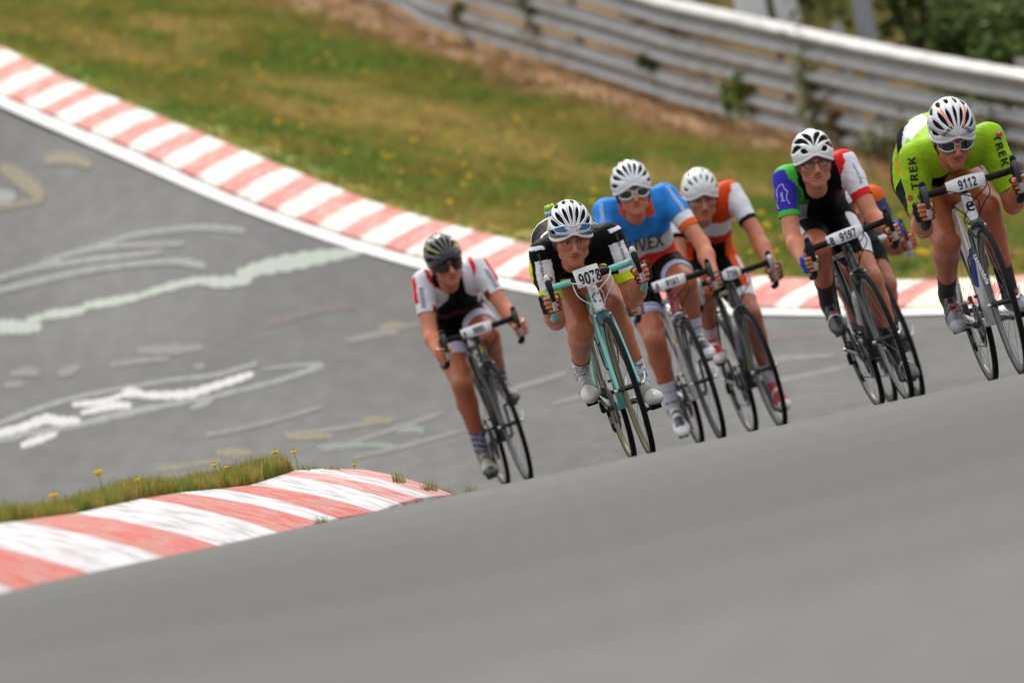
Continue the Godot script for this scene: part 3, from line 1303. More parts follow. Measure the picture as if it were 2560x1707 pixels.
		put(road, "painted_mark", ribbon(s[1], 6.0, 0.0018 + 0.0005 * float(mark_no % 6)).mesh(), s[0])

# ------------------------------------------------------------------ crash barrier and what grows behind it
func fence_world() -> Array:
	var pts := []
	for f in fence:
		pts.append(Vector3(f.x / F * f.z, EYE + lev(Vector2(f.y, f.z)), -f.z))
	return bez(pts, 12)

func build_barrier() -> void:
	var line := fence_world()
	var cum := [0.0]
	for i in line.size() - 1:
		cum.append(cum[-1] + line[i].distance_to(line[i + 1]))
	var total: float = cum[-1]
	var where := func(s: float) -> Vector3:
		for i in cum.size() - 1:
			if s <= cum[i + 1]:
				return line[i].lerp(line[i + 1], (s - cum[i]) / maxf(cum[i + 1] - cum[i], 1e-6))
		return line[-1]
	var b := thing("crash_barrier", "long weathered grey steel crash barrier of three stacked corrugated rails along the grass bank", "barrier")
	var steel := StandardMaterial3D.new()
	steel.resource_name = "galvanised_steel"
	steel.albedo_texture = noise_tex(0.012, 51, [[0.0, lin(0.25, 0.235, 0.22)], [0.35, lin(0.36, 0.36, 0.36)], [0.7, lin(0.43, 0.435, 0.44)], [1.0, lin(0.48, 0.485, 0.495)]], 512, 5)
	steel.uv1_triplanar = true
	steel.uv1_world_triplanar = true
	steel.uv1_scale = Vector3(0.7, 0.7, 0.35)
	steel.metallic = 0.2
	steel.roughness = 0.5
	var dirty: StandardMaterial3D = steel.duplicate()
	dirty.resource_name = "stained_steel"
	dirty.albedo_texture = noise_tex(0.015, 57, [[0.0, lin(0.22, 0.15, 0.10)], [0.32, lin(0.31, 0.28, 0.25)], [0.5, lin(0.40, 0.395, 0.39)], [1.0, lin(0.47, 0.47, 0.475)]], 512, 5)
	var greenish: StandardMaterial3D = steel.duplicate()
	greenish.resource_name = "green_stained_steel"
	greenish.albedo_texture = noise_tex(0.015, 58, [[0.0, lin(0.15, 0.24, 0.17)], [0.45, lin(0.34, 0.42, 0.37)], [0.6, lin(0.52, 0.53, 0.52)], [1.0, lin(0.64, 0.64, 0.65)]], 512, 5)
	# W section: offset outwards, height
	var prof := [Vector2(0.0, 0.0), Vector2(0.012, 0.012), Vector2(0.085, 0.045), Vector2(0.10, 0.07), Vector2(0.085, 0.095), Vector2(0.014, 0.13), Vector2(0.006, 0.155), Vector2(0.014, 0.18), Vector2(0.085, 0.215), Vector2(0.10, 0.24), Vector2(0.085, 0.265), Vector2(0.012, 0.298), Vector2(0.0, 0.31)]
	var seg := 4.0
	var k := 0
	var s := 0.0
	while s < total - 0.5:
		var e := minf(s + seg, total)
		for row in 3:
			var mb := MB.new()
			var rows := []
			var steps := 8
			for i in steps + 1:
				var q := lerpf(s - 0.12, e + 0.03, float(i) / steps)
				var p: Vector3 = where.call(clampf(q, 0.0, total))
				var p2: Vector3 = where.call(clampf(q + 0.2, 0.0, total))
				var p1: Vector3 = where.call(clampf(q - 0.2, 0.0, total))
				var t := (p2 - p1).normalized()
				var o := Vector3(t.z, 0, -t.x).normalized()
				if o.x > 0.0:
					o = -o
				var r := PackedVector3Array()
				var lap := 0.006 * float(i) / steps
				for w in prof:
					r.append(p + o * (w.x + lap) + Vector3(0, 0.05 + row * 0.350 + w.y * 0.93, 0))
				for w in [Vector2(0.0, 0.31), Vector2(0.0, 0.0)]:
					r.append(p + o * (w.x - 0.004 + lap) + Vector3(0, 0.05 + row * 0.350 + w.y * 0.93, 0))
				rows.append(r)
			var tt: Vector3 = (where.call(minf(s + 1.0, total)) - where.call(s)).normalized()
			var oo := Vector3(tt.z, 0, -tt.x).normalized()
			if oo.x > 0.0:
				oo = -oo
			mb.grid(rows, false, false, oo)
			var m: Material = steel
			var hsh := (k * 7 + row * 5) % 9
			if hsh in [2, 6, 7]:
				m = dirty
			elif hsh == 4 and k % 2 == 0:
				m = greenish
			put(b, "rail", mb.mesh(), m)
		var pp: Vector3 = where.call(s)
		var t2: Vector3 = (where.call(minf(s + 0.5, total)) - where.call(maxf(s - 0.5, 0.0))).normalized()
		var yaw := atan2(t2.x, t2.z)
		var post := MB.new()
		var o2 := Vector3(t2.z, 0, -t2.x).normalized()
		if o2.x > 0.0:
			o2 = -o2
		for w in [[0.0, 0.005, 0.11], [0.05, 0.06, 0.006], [-0.05, 0.06, 0.006]]:
			post.box(Transform3D(Basis(Vector3.UP, yaw), pp - o2 * (0.07 + (w[1] if w[2] < 0.01 else 0.0) * 0.5) + t2 * w[0] + Vector3(0, 0.35, 0)), Vector3(w[1], 1.5, w[2]), 0.001)
		put(b, "post", post.mesh(), dirty)
		s += seg
		k += 1

func leaf_clump(sd: int, count: int, rad: Vector3, leaf: float, tones: Array, hollow := 0.55) -> MB:
	var r := RandomNumberGenerator.new()
	r.seed = sd
	var mb := MB.new()
	var centers := []
	for i in 26:
		var u := Vector3(r.randfn(), r.randfn(), r.randfn()).normalized()
		centers.append([u * rad * r.randf_range(hollow, 0.95), r.randf_range(0.16, 0.34), r.randf_range(0.7, 1.25)])
	for i in count:
		var c: Array = centers[r.randi() % centers.size()]
		var p: Vector3 = c[0] + Vector3(r.randfn(), r.randfn(), r.randfn()) * rad * c[1] * 0.6
		var d := Vector3(r.randfn(), r.randfn() * 0.6 - 0.1, r.randfn()).normalized()
		var s := d.cross(Vector3(r.randfn(), r.randfn(), r.randfn())).normalized()
		var L := leaf * r.randf_range(0.6, 1.3)
		var tone: Color = tones[r.randi() % tones.size()]
		var w: float = c[2] * r.randf_range(0.8, 1.2)
		mb.col = Color(tone.r * w, tone.g * w, tone.b * w)
		mb.grid([PackedVector3Array([p, p + s * 0.001]), PackedVector3Array([p + d * L * 0.5 - s * L * 0.32, p + d * L * 0.5 + s * L * 0.32]), PackedVector3Array([p + d * L - s * 0.001, p + d * L])], false, false, d.cross(s) * (1.0 if d.cross(s).y > 0.0 else -1.0))
	return mb

func bush(label: String, where: Vector3, size: Vector3, sd: int, tones: Array, count := 2600, leaf := 0.11) -> void:
	var t := thing("bush", label, "bush", Transform3D(Basis(), where), "bushes on the slope behind the crash barrier")
	var st := MB.new()
	var r := RandomNumberGenerator.new()
	r.seed = sd + 900
	for i in 7:
		var a := r.randf() * TAU
		var e := Vector3(cos(a) * size.x * 0.5, size.y * r.randf_range(0.7, 1.3), sin(a) * size.z * 0.5)
		st.tube([Vector3(0, -0.2, 0), e * 0.45 + Vector3(0, 0.1, 0), e], [0.035, 0.022, 0.008], 6)
	put(t, "stem", st.mesh(), mat("bush_wood", Color(0.09, 0.06, 0.04), 0.9))
	var lc := leaf_clump(sd, count, size, leaf, tones, 0.35)
	put(t, "foliage", lc.mesh(), leaf_mat("bush_leaf"), Transform3D(Basis(), Vector3(0, size.y * 0.85, 0)))

func bank_point(px: float, over: float) -> Vector3:      # a spot on the slope behind the barrier, in the column of a pixel near the top edge
	var u := unroll(px, 60.0)
	var b := look(fence, u.x)
	var e := look(edge2, u.x)
	return grass_point(u.x, (b.y + over - e.y) / (b.y - e.y))

func build_background() -> void:
	build_barrier()
	var dark := [Color(0.055, 0.10, 0.018), Color(0.07, 0.11, 0.022), Color(0.085, 0.115, 0.025)]
	var mid := [Color(0.06, 0.11, 0.02), Color(0.085, 0.13, 0.025), Color(0.10, 0.12, 0.03)]
	var lite := [Color(0.11, 0.17, 0.03), Color(0.13, 0.18, 0.04), Color(0.08, 0.13, 0.02)]
	var rust := [Color(0.11, 0.09, 0.025), Color(0.14, 0.08, 0.03), Color(0.07, 0.09, 0.02)]
	# label, pixel column, metres behind the barrier, size, tones
	var list := [
		["low olive bush behind the barrier beside the white boards", 1740, 3.6, Vector3(0.7, 0.6, 0.8), rust],
		["dark green bush behind the barrier between white boards and grey post", 2080, 4.2, Vector3(0.7, 0.8, 0.8), mid],
		["tall leafy bush behind the barrier beside the grey post", 2290, 3.6, Vector3(0.9, 1.3, 0.9), dark],
		["brown tinged bush growing above the barrier beyond the grey post", 2390, 5.0, Vector3(0.8, 1.2, 0.8), rust],
		["pale green bush leaning over the barrier by the lime jersey rider", 2450, 2.2, Vector3(0.45, 0.7, 0.6), lite],
		["bright green bush at the barrier behind the lime jersey rider", 2600, 2.0, Vector3(0.6, 0.95, 0.7), lite],
		["broad dark bush high on the slope behind the barrier", 2200, 7.0, Vector3(1.4, 1.6, 1.2), dark],
		["broad olive bush high on the slope behind the white boards", 1930, 7.0, Vector3(1.3, 1.5, 1.2), mid],
		["dense green bush high on the slope above the lime jersey rider", 2480, 8.0, Vector3(1.3, 1.6, 1.2), mid],
		["shaggy dark bush highest on the slope above the grey post", 2330, 11.0, Vector3(1.6, 1.9, 1.3), dark],
		["yellowing bush behind the barrier where it enters the picture", 1660, 4.0, Vector3(1.0, 0.9, 1.0), rust],
		["round green bush further along the slope above the barrier", 2700, 6.0, Vector3(1.3, 1.6, 1.2), mid],
	]
	var i := 0
	for b in list:
		bush(b[0], bank_point(b[1], b[2]), b[3], 100 + i, b[4], 3600)
		i += 1
	# white boards on a dark post
	var w := look(fence, unroll(1920, 60).x)
	var dB := w.y + 1.0
	var foot := at(1955, 150, dB)
	var sign := thing("sign", "two blank white boards on a dark post behind the crash barrier", "sign", Transform3D(Basis(), Vector3(foot.x, foot.y - 1.0, foot.z)))
	var po := MB.new()
	po.box(Transform3D(Basis(), Vector3(0, 1.1, 0)), Vector3(0.055, 2.6, 0.055), 0.004)
	put(sign, "post", po.mesh(), mat("dark_post", Color(0.06, 0.06, 0.055), 0.7))
	var wb := mat("board_white", Color(0.78, 0.78, 0.80), 0.5)
	for s in [[-0.165, 0.262, 1.82, 1.15], [0.135, 0.20, 1.80, 1.1]]:
		var bo := MB.new()
		bo.box(Transform3D(Basis(), Vector3(s[0], s[2], 0.035)), Vector3(s[1], s[3], 0.012), 0.003)
		put(sign, "board", bo.mesh(), wb)
	var foot2 := at(2187, 160, look(fence, unroll(2170, 100).x).y + 1.2)
	var pole := thing("metal_post", "thick grey metal post standing alone behind the crash barrier", "post", Transform3D(Basis(), Vector3(foot2.x, foot2.y - 1.0, foot2.z)))
	var pm := MB.new()
	pm.tube([Vector3(0, 0, 0), Vector3(0, 4.2, 0)], 0.082, 18)
	put(pole, "pole", pm.mesh(), mat("grey_post", Color(0.28, 0.29, 0.32), 0.55, 0.2))
	var cap := MB.new()
	cap.ball(Vector3(0, 4.2, 0), Vector3(0.085, 0.04, 0.085))
	put(pole, "cap", cap.mesh(), mat("grey_post", Color.GRAY))
	# weeds climbing at the rails
	mid = [Color(0.12, 0.17, 0.035), Color(0.16, 0.18, 0.05), Color(0.20, 0.17, 0.06)]
	dark = [Color(0.09, 0.14, 0.03), Color(0.12, 0.15, 0.035), Color(0.14, 0.13, 0.04)]
	lite = [Color(0.17, 0.25, 0.03), Color(0.20, 0.24, 0.05), Color(0.13, 0.20, 0.03)]
	rust = [Color(0.22, 0.15, 0.05), Color(0.26, 0.14, 0.06), Color(0.15, 0.15, 0.04)]
	for q in [[2050, 330, 0.16, 0.60, mid, "tall weed with yellowing leaves climbing all three rails of the barrier"], [2092, 320, 0.10, 0.36, rust, "rusty brown weed at the rails behind the helmet with large black vents"], [1862, 232, 0.12, 0.24, lite, "bright green leafy weed hanging through the upper rails"], [1820, 235, 0.08, 0.22, lite, "small yellow green weed on the barrier next to the bright green weed"], [2290, 425, 0.40, 0.30, mid, "bushy green plant at the barrier foot beside the lime jersey rider"], [2200, 412, 0.22, 0.16, mid, "low green plant at the barrier foot behind the black and white shoulder"], [2500, 340, 0.30, 0.50, dark, "dark climbing plant covering the rails behind the lime jersey rider"], [1320, 18, 0.10, 0.30, mid, "green weed hanging over the rails where the barrier enters the picture"], [1145, 32, 0.06, 0.10, mid, "tiny green weed in the gap of the rails"], [1620, 150, 0.10, 0.10, dark, "small dark weed in the gap between upper rails"]]:
		var u := unroll(q[0], q[1])
		var f := look(fence, u.x)
		var p := at(q[0], q[1], f.y - 0.25)
		var t := thing("weed", q[5], "weed", Transform3D(Basis(), Vector3(p.x, EYE + lev(f), p.z)))
		var st := MB.new()
		var top := p.y - EYE - lev(f)
		st.tube([Vector3(0, -0.15, 0), Vector3(0.02, maxf(top * 0.5, 0.05), 0), Vector3(0, maxf(top, 0.1), 0)], 0.007, 5)
		put(t, "stem", st.mesh(), mat("weed_stem", Color(0.12, 0.11, 0.04), 0.9))
		var lc := leaf_clump(300 + int(q[0]), int(200 + 1500 * q[2] * q[3]), Vector3(q[2], q[3], 0.12), 0.065, q[4], 0.2)
		put(t, "foliage", lc.mesh(), leaf_mat("bush_leaf"), Transform3D(Basis(), Vector3(0, maxf(top, q[3] * 0.6), 0)))
	# a pale scrap on the soil
	var sp := at(1086, 113, 96.5)
	var stone := MB.new()
	stone.ball(Vector3.ZERO, Vector3(0.06, 0.04, 0.06), Basis(Vector3(0.3, 1, 0.1).normalized(), 0.6), 9, 6)
	for k in stone.v.size():
		stone.v[k] *= 1.0 + 0.22 * fine.get_noise_3dv(stone.v[k] * 30.0)
	var so := put(self, "stone", stone.mesh(), mat("pale_stone", Color(0.62, 0.56, 0.50), 0.9), Transform3D(Basis(), sp))
	tag(so, "small pale stone lying on bare soil below the barrier", "stone")
	# drop the stone on to the ground of its column
	var us := unroll(1086, 113)
	var best := 1e9
	for k in 200:
		var g := grass_point(us.x, k / 199.0)
		var e2 := absf((g.y - EYE) / -g.z - (sp.y - EYE) / -sp.z)
		if e2 < best:
			best = e2
			so.position = g + Vector3(0, 0.02, 0)

# ------------------------------------------------------------------ lettering
func font() -> Font:
	if not cache.has("font"):
		var f := SystemFont.new()
		f.font_names = PackedStringArray(["Droid Sans"])
		f.font_weight = 700
		cache["font"] = f
	return cache["font"]

func letters(text: String, tall: float, squeeze := 1.0, slant := 0.0, depth := 0.0) -> MB:      # lettering in the xy plane, centred, facing +z
	var tm := TextMesh.new()
	tm.text = text
	tm.font = font()
	tm.font_size = 32
	tm.pixel_size = 0.01
	tm.depth = depth
	tm.curve_step = 1.5
	var arr := tm.get_mesh_arrays()
	var mb := MB.new()
	var vv: PackedVector3Array = arr[Mesh.ARRAY_VERTEX]
	if vv.size() == 0:
		return mb
	var lo := vv[0]
	var hi := vv[0]
	for p in vv:
		lo = lo.min(p)
		hi = hi.max(p)
	var s := tall / maxf(hi.y - lo.y, 1e-5)
	var mid := (lo + hi) / 2.0
	var idx = arr[Mesh.ARRAY_INDEX]
	for p in vv:
		var q := (p - mid) * s
		mb.v.append(Vector3(q.x * squeeze + q.y * slant, q.y, 0))
		mb.n.append(Vector3(0, 0, 1))
		mb.c.append(Color.WHITE)
	var ii := PackedInt32Array()
	if idx != null and idx.size() > 0:
		ii = idx
	else:
		for i in vv.size():
			ii.append(i)
	for i in range(0, ii.size(), 3):
		var a := mb.v[ii[i]]
		var b := mb.v[ii[i + 1]]
		var c := mb.v[ii[i + 2]]
		var fn := (c - a).cross(b - a)
		if absf(fn.z) < 1e-12:
			continue
		mb.ix.append(ii[i])
		mb.ix.append(ii[i + 1] if fn.z > 0.0 else ii[i + 2])
		mb.ix.append(ii[i + 2] if fn.z > 0.0 else ii[i + 1])
	return mb

# ------------------------------------------------------------------ road bicycle: x to the rider's left, y up, z forward, origin on the road between the wheels
const HUB_F := Vector3(0, 0.3365, 0.58)
const HUB_R := Vector3(0, 0.3365, -0.41)
const BB := Vector3(0, 0.27, 0)

func paint(key: String, c: Color) -> StandardMaterial3D:
	return mat("paint_" + key, c, 0.32, 0.0, 0.6)

func wheel(parent: Node3D, called: String, where: Vector3, deep: float, rim_m: Material, logo := "", turn := 0.0) -> void:
	var w := Node3D.new()
	w.name = called
	parent.add_child(w, true)
	w.position = where
	w.rotation.x = turn
	if not cache.has("tyre"):
		var t := MB.new()
		var pr := []
		for k in 12:
			var a := TAU * k / 12.0
			pr.append(Vector2(0.3235 + 0.013 * sin(a), 0.0135 * cos(a)))
		t.spin(pr, Transform3D(), 72)
		cache["tyre"] = t.mesh()
		var h := MB.new()
		h.spin([Vector2(0.001, -0.055), Vector2(0.009, -0.055), Vector2(0.009, -0.045), Vector2(0.022, -0.036), Vector2(0.022, -0.031), Vector2(0.012, -0.026), Vector2(0.012, 0.026), Vector2(0.022, 0.031), Vector2(0.022, 0.036), Vector2(0.009, 0.045), Vector2(0.009, 0.055), Vector2(0.001, 0.055)], Transform3D(), 20, false)
		cache["hub"] = h.mesh()
		var sp := MB.new()
		sp.tube([Vector3(0.033, 0.02, 0.006), Vector3(0.003, 0.296, 0)], 0.0011, 5, false)
		cache["spoke0"] = sp.mesh()
		var sq := MB.new()
		sq.tube([Vector3(-0.033, 0.02, -0.006), Vector3(-0.003, 0.296, 0)], 0.0011, 5, false)
		cache["spoke1"] = sq.mesh()
		var sk := MB.new()
		sk.tube([Vector3(-0.066, 0, 0), Vector3(0.066, 0, 0)], 0.0045, 8)
		sk.tube([Vector3(-0.072, 0, 0), Vector3(-0.060, 0, 0)], 0.010, 12)
		sk.tube([Vector3(0.060, 0, 0), Vector3(0.070, 0, 0)], 0.011, 12)
		sk.tube([Vector3(0.068, 0, 0), Vector3(0.082, 0.02, -0.012), Vector3(0.088, 0.05, -0.022)], [0.005, 0.0045, 0.004], 8)
		cache["skewer"] = sk.mesh()
	var rk := "rim%d" % int(deep * 1000)
	if not cache.has(rk):
		var r := MB.new()
		var inner := 0.313 - deep
		r.spin([Vector2(0.316, -0.0105), Vector2(0.300, -0.0105), Vector2(inner + 0.004, -0.006), Vector2(inner, 0.0), Vector2(inner + 0.004, 0.006), Vector2(0.300, 0.0105), Vector2(0.316, 0.0105), Vector2(0.312, 0.0)], Transform3D(), 72)
		cache[rk] = r.mesh()
	put(w, "tyre", cache["tyre"], mat("tyre_rubber", Color(0.006, 0.006, 0.007), 0.75))
	put(w, "rim", cache[rk], rim_m)
	put(w, "hub", cache["hub"], mat("hub_black", Color(0.03, 0.03, 0.032), 0.35, 0.5))
	for k in 20:
		put(w, "spoke", cache["spoke%d" % (k % 2)], mat("spoke_steel", Color(0.16, 0.16, 0.165), 0.4, 0.6), Transform3D(Basis(Vector3.RIGHT, TAU * k / 20.0), Vector3.ZERO))
	var sk2 := put(w, "skewer", cache["skewer"], mat("bright_metal", Color(0.62, 0.62, 0.63), 0.28, 0.9))
	sk2.rotation.x = -turn
	if logo != "":
		for side in [-1.0, 1.0]:
			for part in 2:
				var lm := letters(logo, 0.016, 1.0)
				var mb := MB.new()
				for i in lm.v.size():
					var q := lm.v[i]
					var a: float = part * PI + 2.2 + q.x / 0.292 * -side
					var rr: float = 0.298 - deep * 0.3 + q.y
					mb.v.append(Vector3(side * (0.0112 - maxf(0.300 - rr, 0.0) * 0.2), rr * cos(a), rr * sin(a)))
					mb.n.append(Vector3(side, 0, 0))
					mb.c.append(Color.WHITE)
				for i in range(0, lm.ix.size(), 3):
					var f := (mb.v[lm.ix[i + 2]] - mb.v[lm.ix[i]]).cross(mb.v[lm.ix[i + 1]] - mb.v[lm.ix[i]])
					mb.ix.append(lm.ix[i])
					mb.ix.append(lm.ix[i + 1] if f.x * side > 0.0 else lm.ix[i + 2])
					mb.ix.append(lm.ix[i + 2] if f.x * side > 0.0 else lm.ix[i + 1])
				put(w, "rim_lettering", mb.mesh(), mat("letter_white", Color(0.78, 0.78, 0.78), 0.5))

func bar_path(s: float) -> Array:
	return bez([Vector3(s * 0.045, 0.872, 0.475), Vector3(s * 0.12, 0.873, 0.475), Vector3(s * 0.188, 0.874, 0.478), Vector3(s * 0.206, 0.876, 0.505), Vector3(s * 0.208, 0.876, 0.545), Vector3(s * 0.210, 0.860, 0.577), Vector3(s * 0.212, 0.822, 0.590), Vector3(s * 0.214, 0.782, 0.576), Vector3(s * 0.216, 0.752, 0.535), Vector3(s * 0.217, 0.742, 0.475), Vector3(s * 0.217, 0.742, 0.425)], 6)

func make_bike(sp: Dictionary, t: Transform3D) -> void:
	var b := thing("racing_bicycle", sp.bike_label, "bicycle", t, "racing bicycles of the cyclists")
	var fm: Material = sp.frame
	var black := mat("black_part", Color(0.009, 0.009, 0.010), 0.4)
	var alloy := mat("dark_alloy", Color(0.10, 0.10, 0.105), 0.3, 0.7)
	var bright := mat("bright_metal", Color(0.62, 0.62, 0.63), 0.28, 0.9)
	var key := str(sp.id)
	# frame
	var fr := MB.new()
	fr.tube([Vector3(0, 0.795, 0.39), Vector3(0, 0.792, 0.2), Vector3(0, 0.785, -0.155)], [0.021, 0.017, 0.015], 14)
	fr.tube([Vector3(0, 0.715, 0.415), Vector3(0, 0.48, 0.20), Vector3(0, 0.28, 0.012)], [0.024, 0.022, 0.023], 14)
	fr.tube([BB, Vector3(0, 0.80, -0.162)], [0.018, 0.0155], 14)
	fr.tube([BB + Vector3(-0.034, 0, 0), BB + Vector3(0.034, 0, 0)], 0.021, 16)
	for s in [-1.0, 1.0]:
		fr.tube([Vector3(s * 0.012, 0.775, -0.157), Vector3(s * 0.034, 0.66, -0.215), Vector3(s * 0.058, 0.345, -0.405)], [0.009, 0.008, 0.0065], 10)
		fr.tube([Vector3(s * 0.022, 0.272, -0.02), Vector3(s * 0.036, 0.28, -0.12), Vector3(s * 0.060, 0.335, -0.405)], [0.012, 0.011, 0.008], 10)
		fr.box(Transform3D(Basis(), Vector3(s * 0.060, 0.338, -0.409)), Vector3(0.006, 0.03, 0.03), 0.002)
	put(b, "frame", fr.mesh(), fm)
	var hd := MB.new()
	hd.tube([Vector3(0, 0.828, 0.382), Vector3(0, 0.79, 0.394), Vector3(0, 0.735, 0.411), Vector3(0, 0.700, 0.4215)], [0.022, 0.0235, 0.025, 0.028], 18)
	put(b, "head_tube", hd.mesh(), sp.head)
	# fork
	var fk := MB.new()
	fk.tube([Vector3(0, 0.706, 0.420), Vector3(0, 0.682, 0.430)], [0.028, 0.03], 16)
	put(b, "fork_crown", fk.mesh(), sp.fork)
	for s in [-1.0, 1.0]:
		var bl := MB.new()
		bl.tube(bez([Vector3(s * 0.012, 0.692, 0.427), Vector3(s * 0.033, 0.668, 0.438), Vector3(s * 0.041, 0.60, 0.462), Vector3(s * 0.047, 0.46, 0.52), Vector3(s * 0.051, 0.34, 0.578)], 5), [0.018, 0.018, 0.0175, 0.017, 0.017, 0.0165, 0.016, 0.016, 0.0155, 0.015, 0.0145, 0.014, 0.0135, 0.013, 0.0125, 0.012, 0.0115, 0.011, 0.0105, 0.010, 0.0095], 12, true, 0.7, Vector3.RIGHT)
		put(b, "fork_blade", bl.mesh(), sp.fork_low)
	# headset, stem, bar
	var st := MB.new()
	st.tube([Vector3(0, 0.826, 0.383), Vector3(0, 0.868, 0.370)], 0.0175, 14)
	st.tube([Vector3(0, 0.853, 0.374), Vector3(0, 0.872, 0.462)], [0.018, 0.0155], 14)
	st.tube([Vector3(-0.022, 0.872, 0.475), Vector3(0.022, 0.872, 0.475)], 0.021, 16)
	put(b, "stem", st.mesh(), sp.get("stem", black))
	var hb := MB.new()
	hb.tube([Vector3(-0.09, 0.872, 0.475), Vector3(0.09, 0.872, 0.475)], 0.0148, 14)
	put(b, "handlebar", hb.mesh(), sp.get("bar", black))
	for s in [-1.0, 1.0]:
		var path := bar_path(s)
		var tp := MB.new()
		var rr := []
		for i in path.size():
			rr.append(0.0158 + 0.0006 * sin(i * 2.4))
		tp.tube(path.slice(4), rr.slice(4), 12)
		put(b, "bar_tape", tp.mesh(), sp.tape)
		var collar := MB.new()
		collar.tube([Vector3(s * 0.052, 0.872, 0.475), Vector3(s * 0.085, 0.8725, 0.475)], 0.0172, 14)
		put(b, "tape_collar", collar.mesh(), black)
		# brake hood with its lever
		var ho := MB.new()
		ho.tube(bez([Vector3(s * 0.208, 0.862, 0.545), Vector3(s * 0.208, 0.880, 0.580), Vector3(s * 0.207, 0.893, 0.612), Vector3(s * 0.206, 0.915, 0.632), Vector3(s * 0.205, 0.938, 0.636)], 4), [0.018, 0.0185, 0.019, 0.0195, 0.0195, 0.0195, 0.0195, 0.0195, 0.0195, 0.019, 0.019, 0.0185, 0.018, 0.017, 0.0155, 0.012, 0.004], 14, true, 0.85, Vector3.RIGHT)
		var hm := put(b, "brake_hood", ho.mesh(), sp.hood)
		var le := MB.new()
		le.tube(bez([Vector3(s * 0.206, 0.912, 0.640), Vector3(s * 0.206, 0.885, 0.650), Vector3(s * 0.207, 0.845, 0.652), Vector3(s * 0.209, 0.805, 0.640), Vector3(s * 0.212, 0.775, 0.634)], 4), [0.010, 0.014, 0.0155, 0.0155, 0.015, 0.0145, 0.014, 0.013, 0.012, 0.0115, 0.011, 0.0105, 0.0105, 0.011, 0.0112, 0.011, 0.007], 10, true, 0.75, Vector3(0, 0, 1))
		put(hm, "brake_lever", le.mesh(), sp.lever)
		var lt := MB.new()
		lt.tube([Vector3(s * 0.209, 0.812, 0.6445), Vector3(s * 0.2105, 0.79, 0.640), Vector3(s * 0.212, 0.772, 0.6355)], [0.0105, 0.0122, 0.0095], 10, true, 0.7, Vector3(0, 0, 1))
		put(hm, "lever_tip", lt.mesh(), bright)
	# cables in front of the head tube
	var cm: Material = sp.get("cable", black)
	for c in [[[0.095, 0.868, 0.492], [0.07, 0.835, 0.535], [0.0, 0.79, 0.52], [-0.045, 0.735, 0.487], [-0.048, 0.705, 0.478]], [[-0.095, 0.868, 0.492], [-0.055, 0.845, 0.545], [0.02, 0.80, 0.53], [0.03, 0.75, 0.47], [0.012, 0.70, 0.43]], [[-0.09, 0.862, 0.49], [-0.085, 0.80, 0.52], [-0.045, 0.75, 0.50], [-0.02, 0.71, 0.45]], [[0.09, 0.862, 0.49], [0.088, 0.81, 0.515], [0.05, 0.77, 0.49], [0.02, 0.72, 0.44]]]:
		var pts := []
		for q in c:
			pts.append(Vector3(q[0], q[1], q[2]))
		var ca := MB.new()
		ca.tube(bez(pts, 6), 0.0026, 6)
		put(b, "cable", ca.mesh(), cm)
	number_plate(b, sp)
	# seat
	var po := MB.new()
	po.tube([Vector3(0, 0.78, -0.156), Vector3(0, 0.945, -0.207)], 0.0137, 12)
	put(b, "seat_post", po.mesh(), black)
	var sa := MB.new()
	sa.tube([Vector3(0, 0.950, -0.055), Vector3(0, 0.956, -0.07), Vector3(0, 0.960, -0.14), Vector3(0, 0.962, -0.22), Vector3(0, 0.966, -0.28), Vector3(0, 0.970, -0.32), Vector3(0, 0.968, -0.335)], [0.008, 0.019, 0.023, 0.042, 0.064, 0.062, 0.03], 16, true, 0.4, Vector3.UP)
	put(b, "saddle", sa.mesh(), mat("saddle_black", Color(0.02, 0.02, 0.021), 0.5))
	# wheels
	wheel(b, "front_wheel", HUB_F, sp.get("deep", 0.024), sp.rim, sp.get("rim_logo", ""), sp.get("spin", 0.3))
	wheel(b, "rear_wheel", HUB_R, sp.get("deep", 0.024), sp.rim, sp.get("rim_logo", ""), sp.get("spin", 0.3) + 0.5)
	# brakes
	for br in [[Vector3(0, 0.690, 0.462), Vector3(0, 0, 1)], [Vector3(0, 0.690, -0.215), Vector3(0, 0, -1)]]:
		var cb2 := MB.new()
		var o: Vector3 = br[0]
		var z: float = br[1].z
		for s in [-1.0, 1.0]:
			cb2.tube(bez([o + Vector3(-s * 0.010, 0.012, 0), o + Vector3(s * 0.020, 0.010, z * 0.006), o + Vector3(s * 0.033, -0.012, z * 0.010), o + Vector3(s * 0.026, -0.046, z * 0.012)], 4), 0.0062, 8)
			cb2.box(Transform3D(Basis(), o + Vector3(s * 0.018, -0.050, z * 0.012)), Vector3(0.012, 0.012, 0.045), 0.003)
		cb2.tube([o + Vector3(-0.036, 0.006, z * 0.01), o + Vector3(-0.036, 0.03, z * 0.01)], 0.003, 6)
		put(b, "brake_caliper", cb2.mesh(), alloy)
		for bp in [Vector3(-0.036, 0.0, z * 0.012), Vector3(0.033, -0.008, z * 0.014)]:
			var bolt := MB.new()
			bolt.ball(o + bp, Vector3(0.007, 0.007, 0.006))
			put(b, "brake_bolt", bolt.mesh(), bright)
	# drive train on the rider's right
	var ang := deg_to_rad(sp.crank)
	for s in [-1.0, 1.0]:
		var dir := Vector3(0, sin(ang), cos(ang)) * (1.0 if s < 0.0 else -1.0)
		var cr := MB.new()
		cr.tube([BB + Vector3(s * 0.030, 0, 0), BB + Vector3(s * 0.066, 0, 0)], 0.016, 12)
		cr.tube([BB + Vector3(s * 0.066, 0, 0), BB + Vector3(s * 0.074, 0, 0) + dir * 0.09, BB + Vector3(s * 0.078, 0, 0) + dir * 0.17], [0.015, 0.0115, 0.0135], 10, true, 0.7, Vector3.RIGHT)
		var crank := put(b, "crank", cr.mesh(), sp.get("crank_m", alloy))
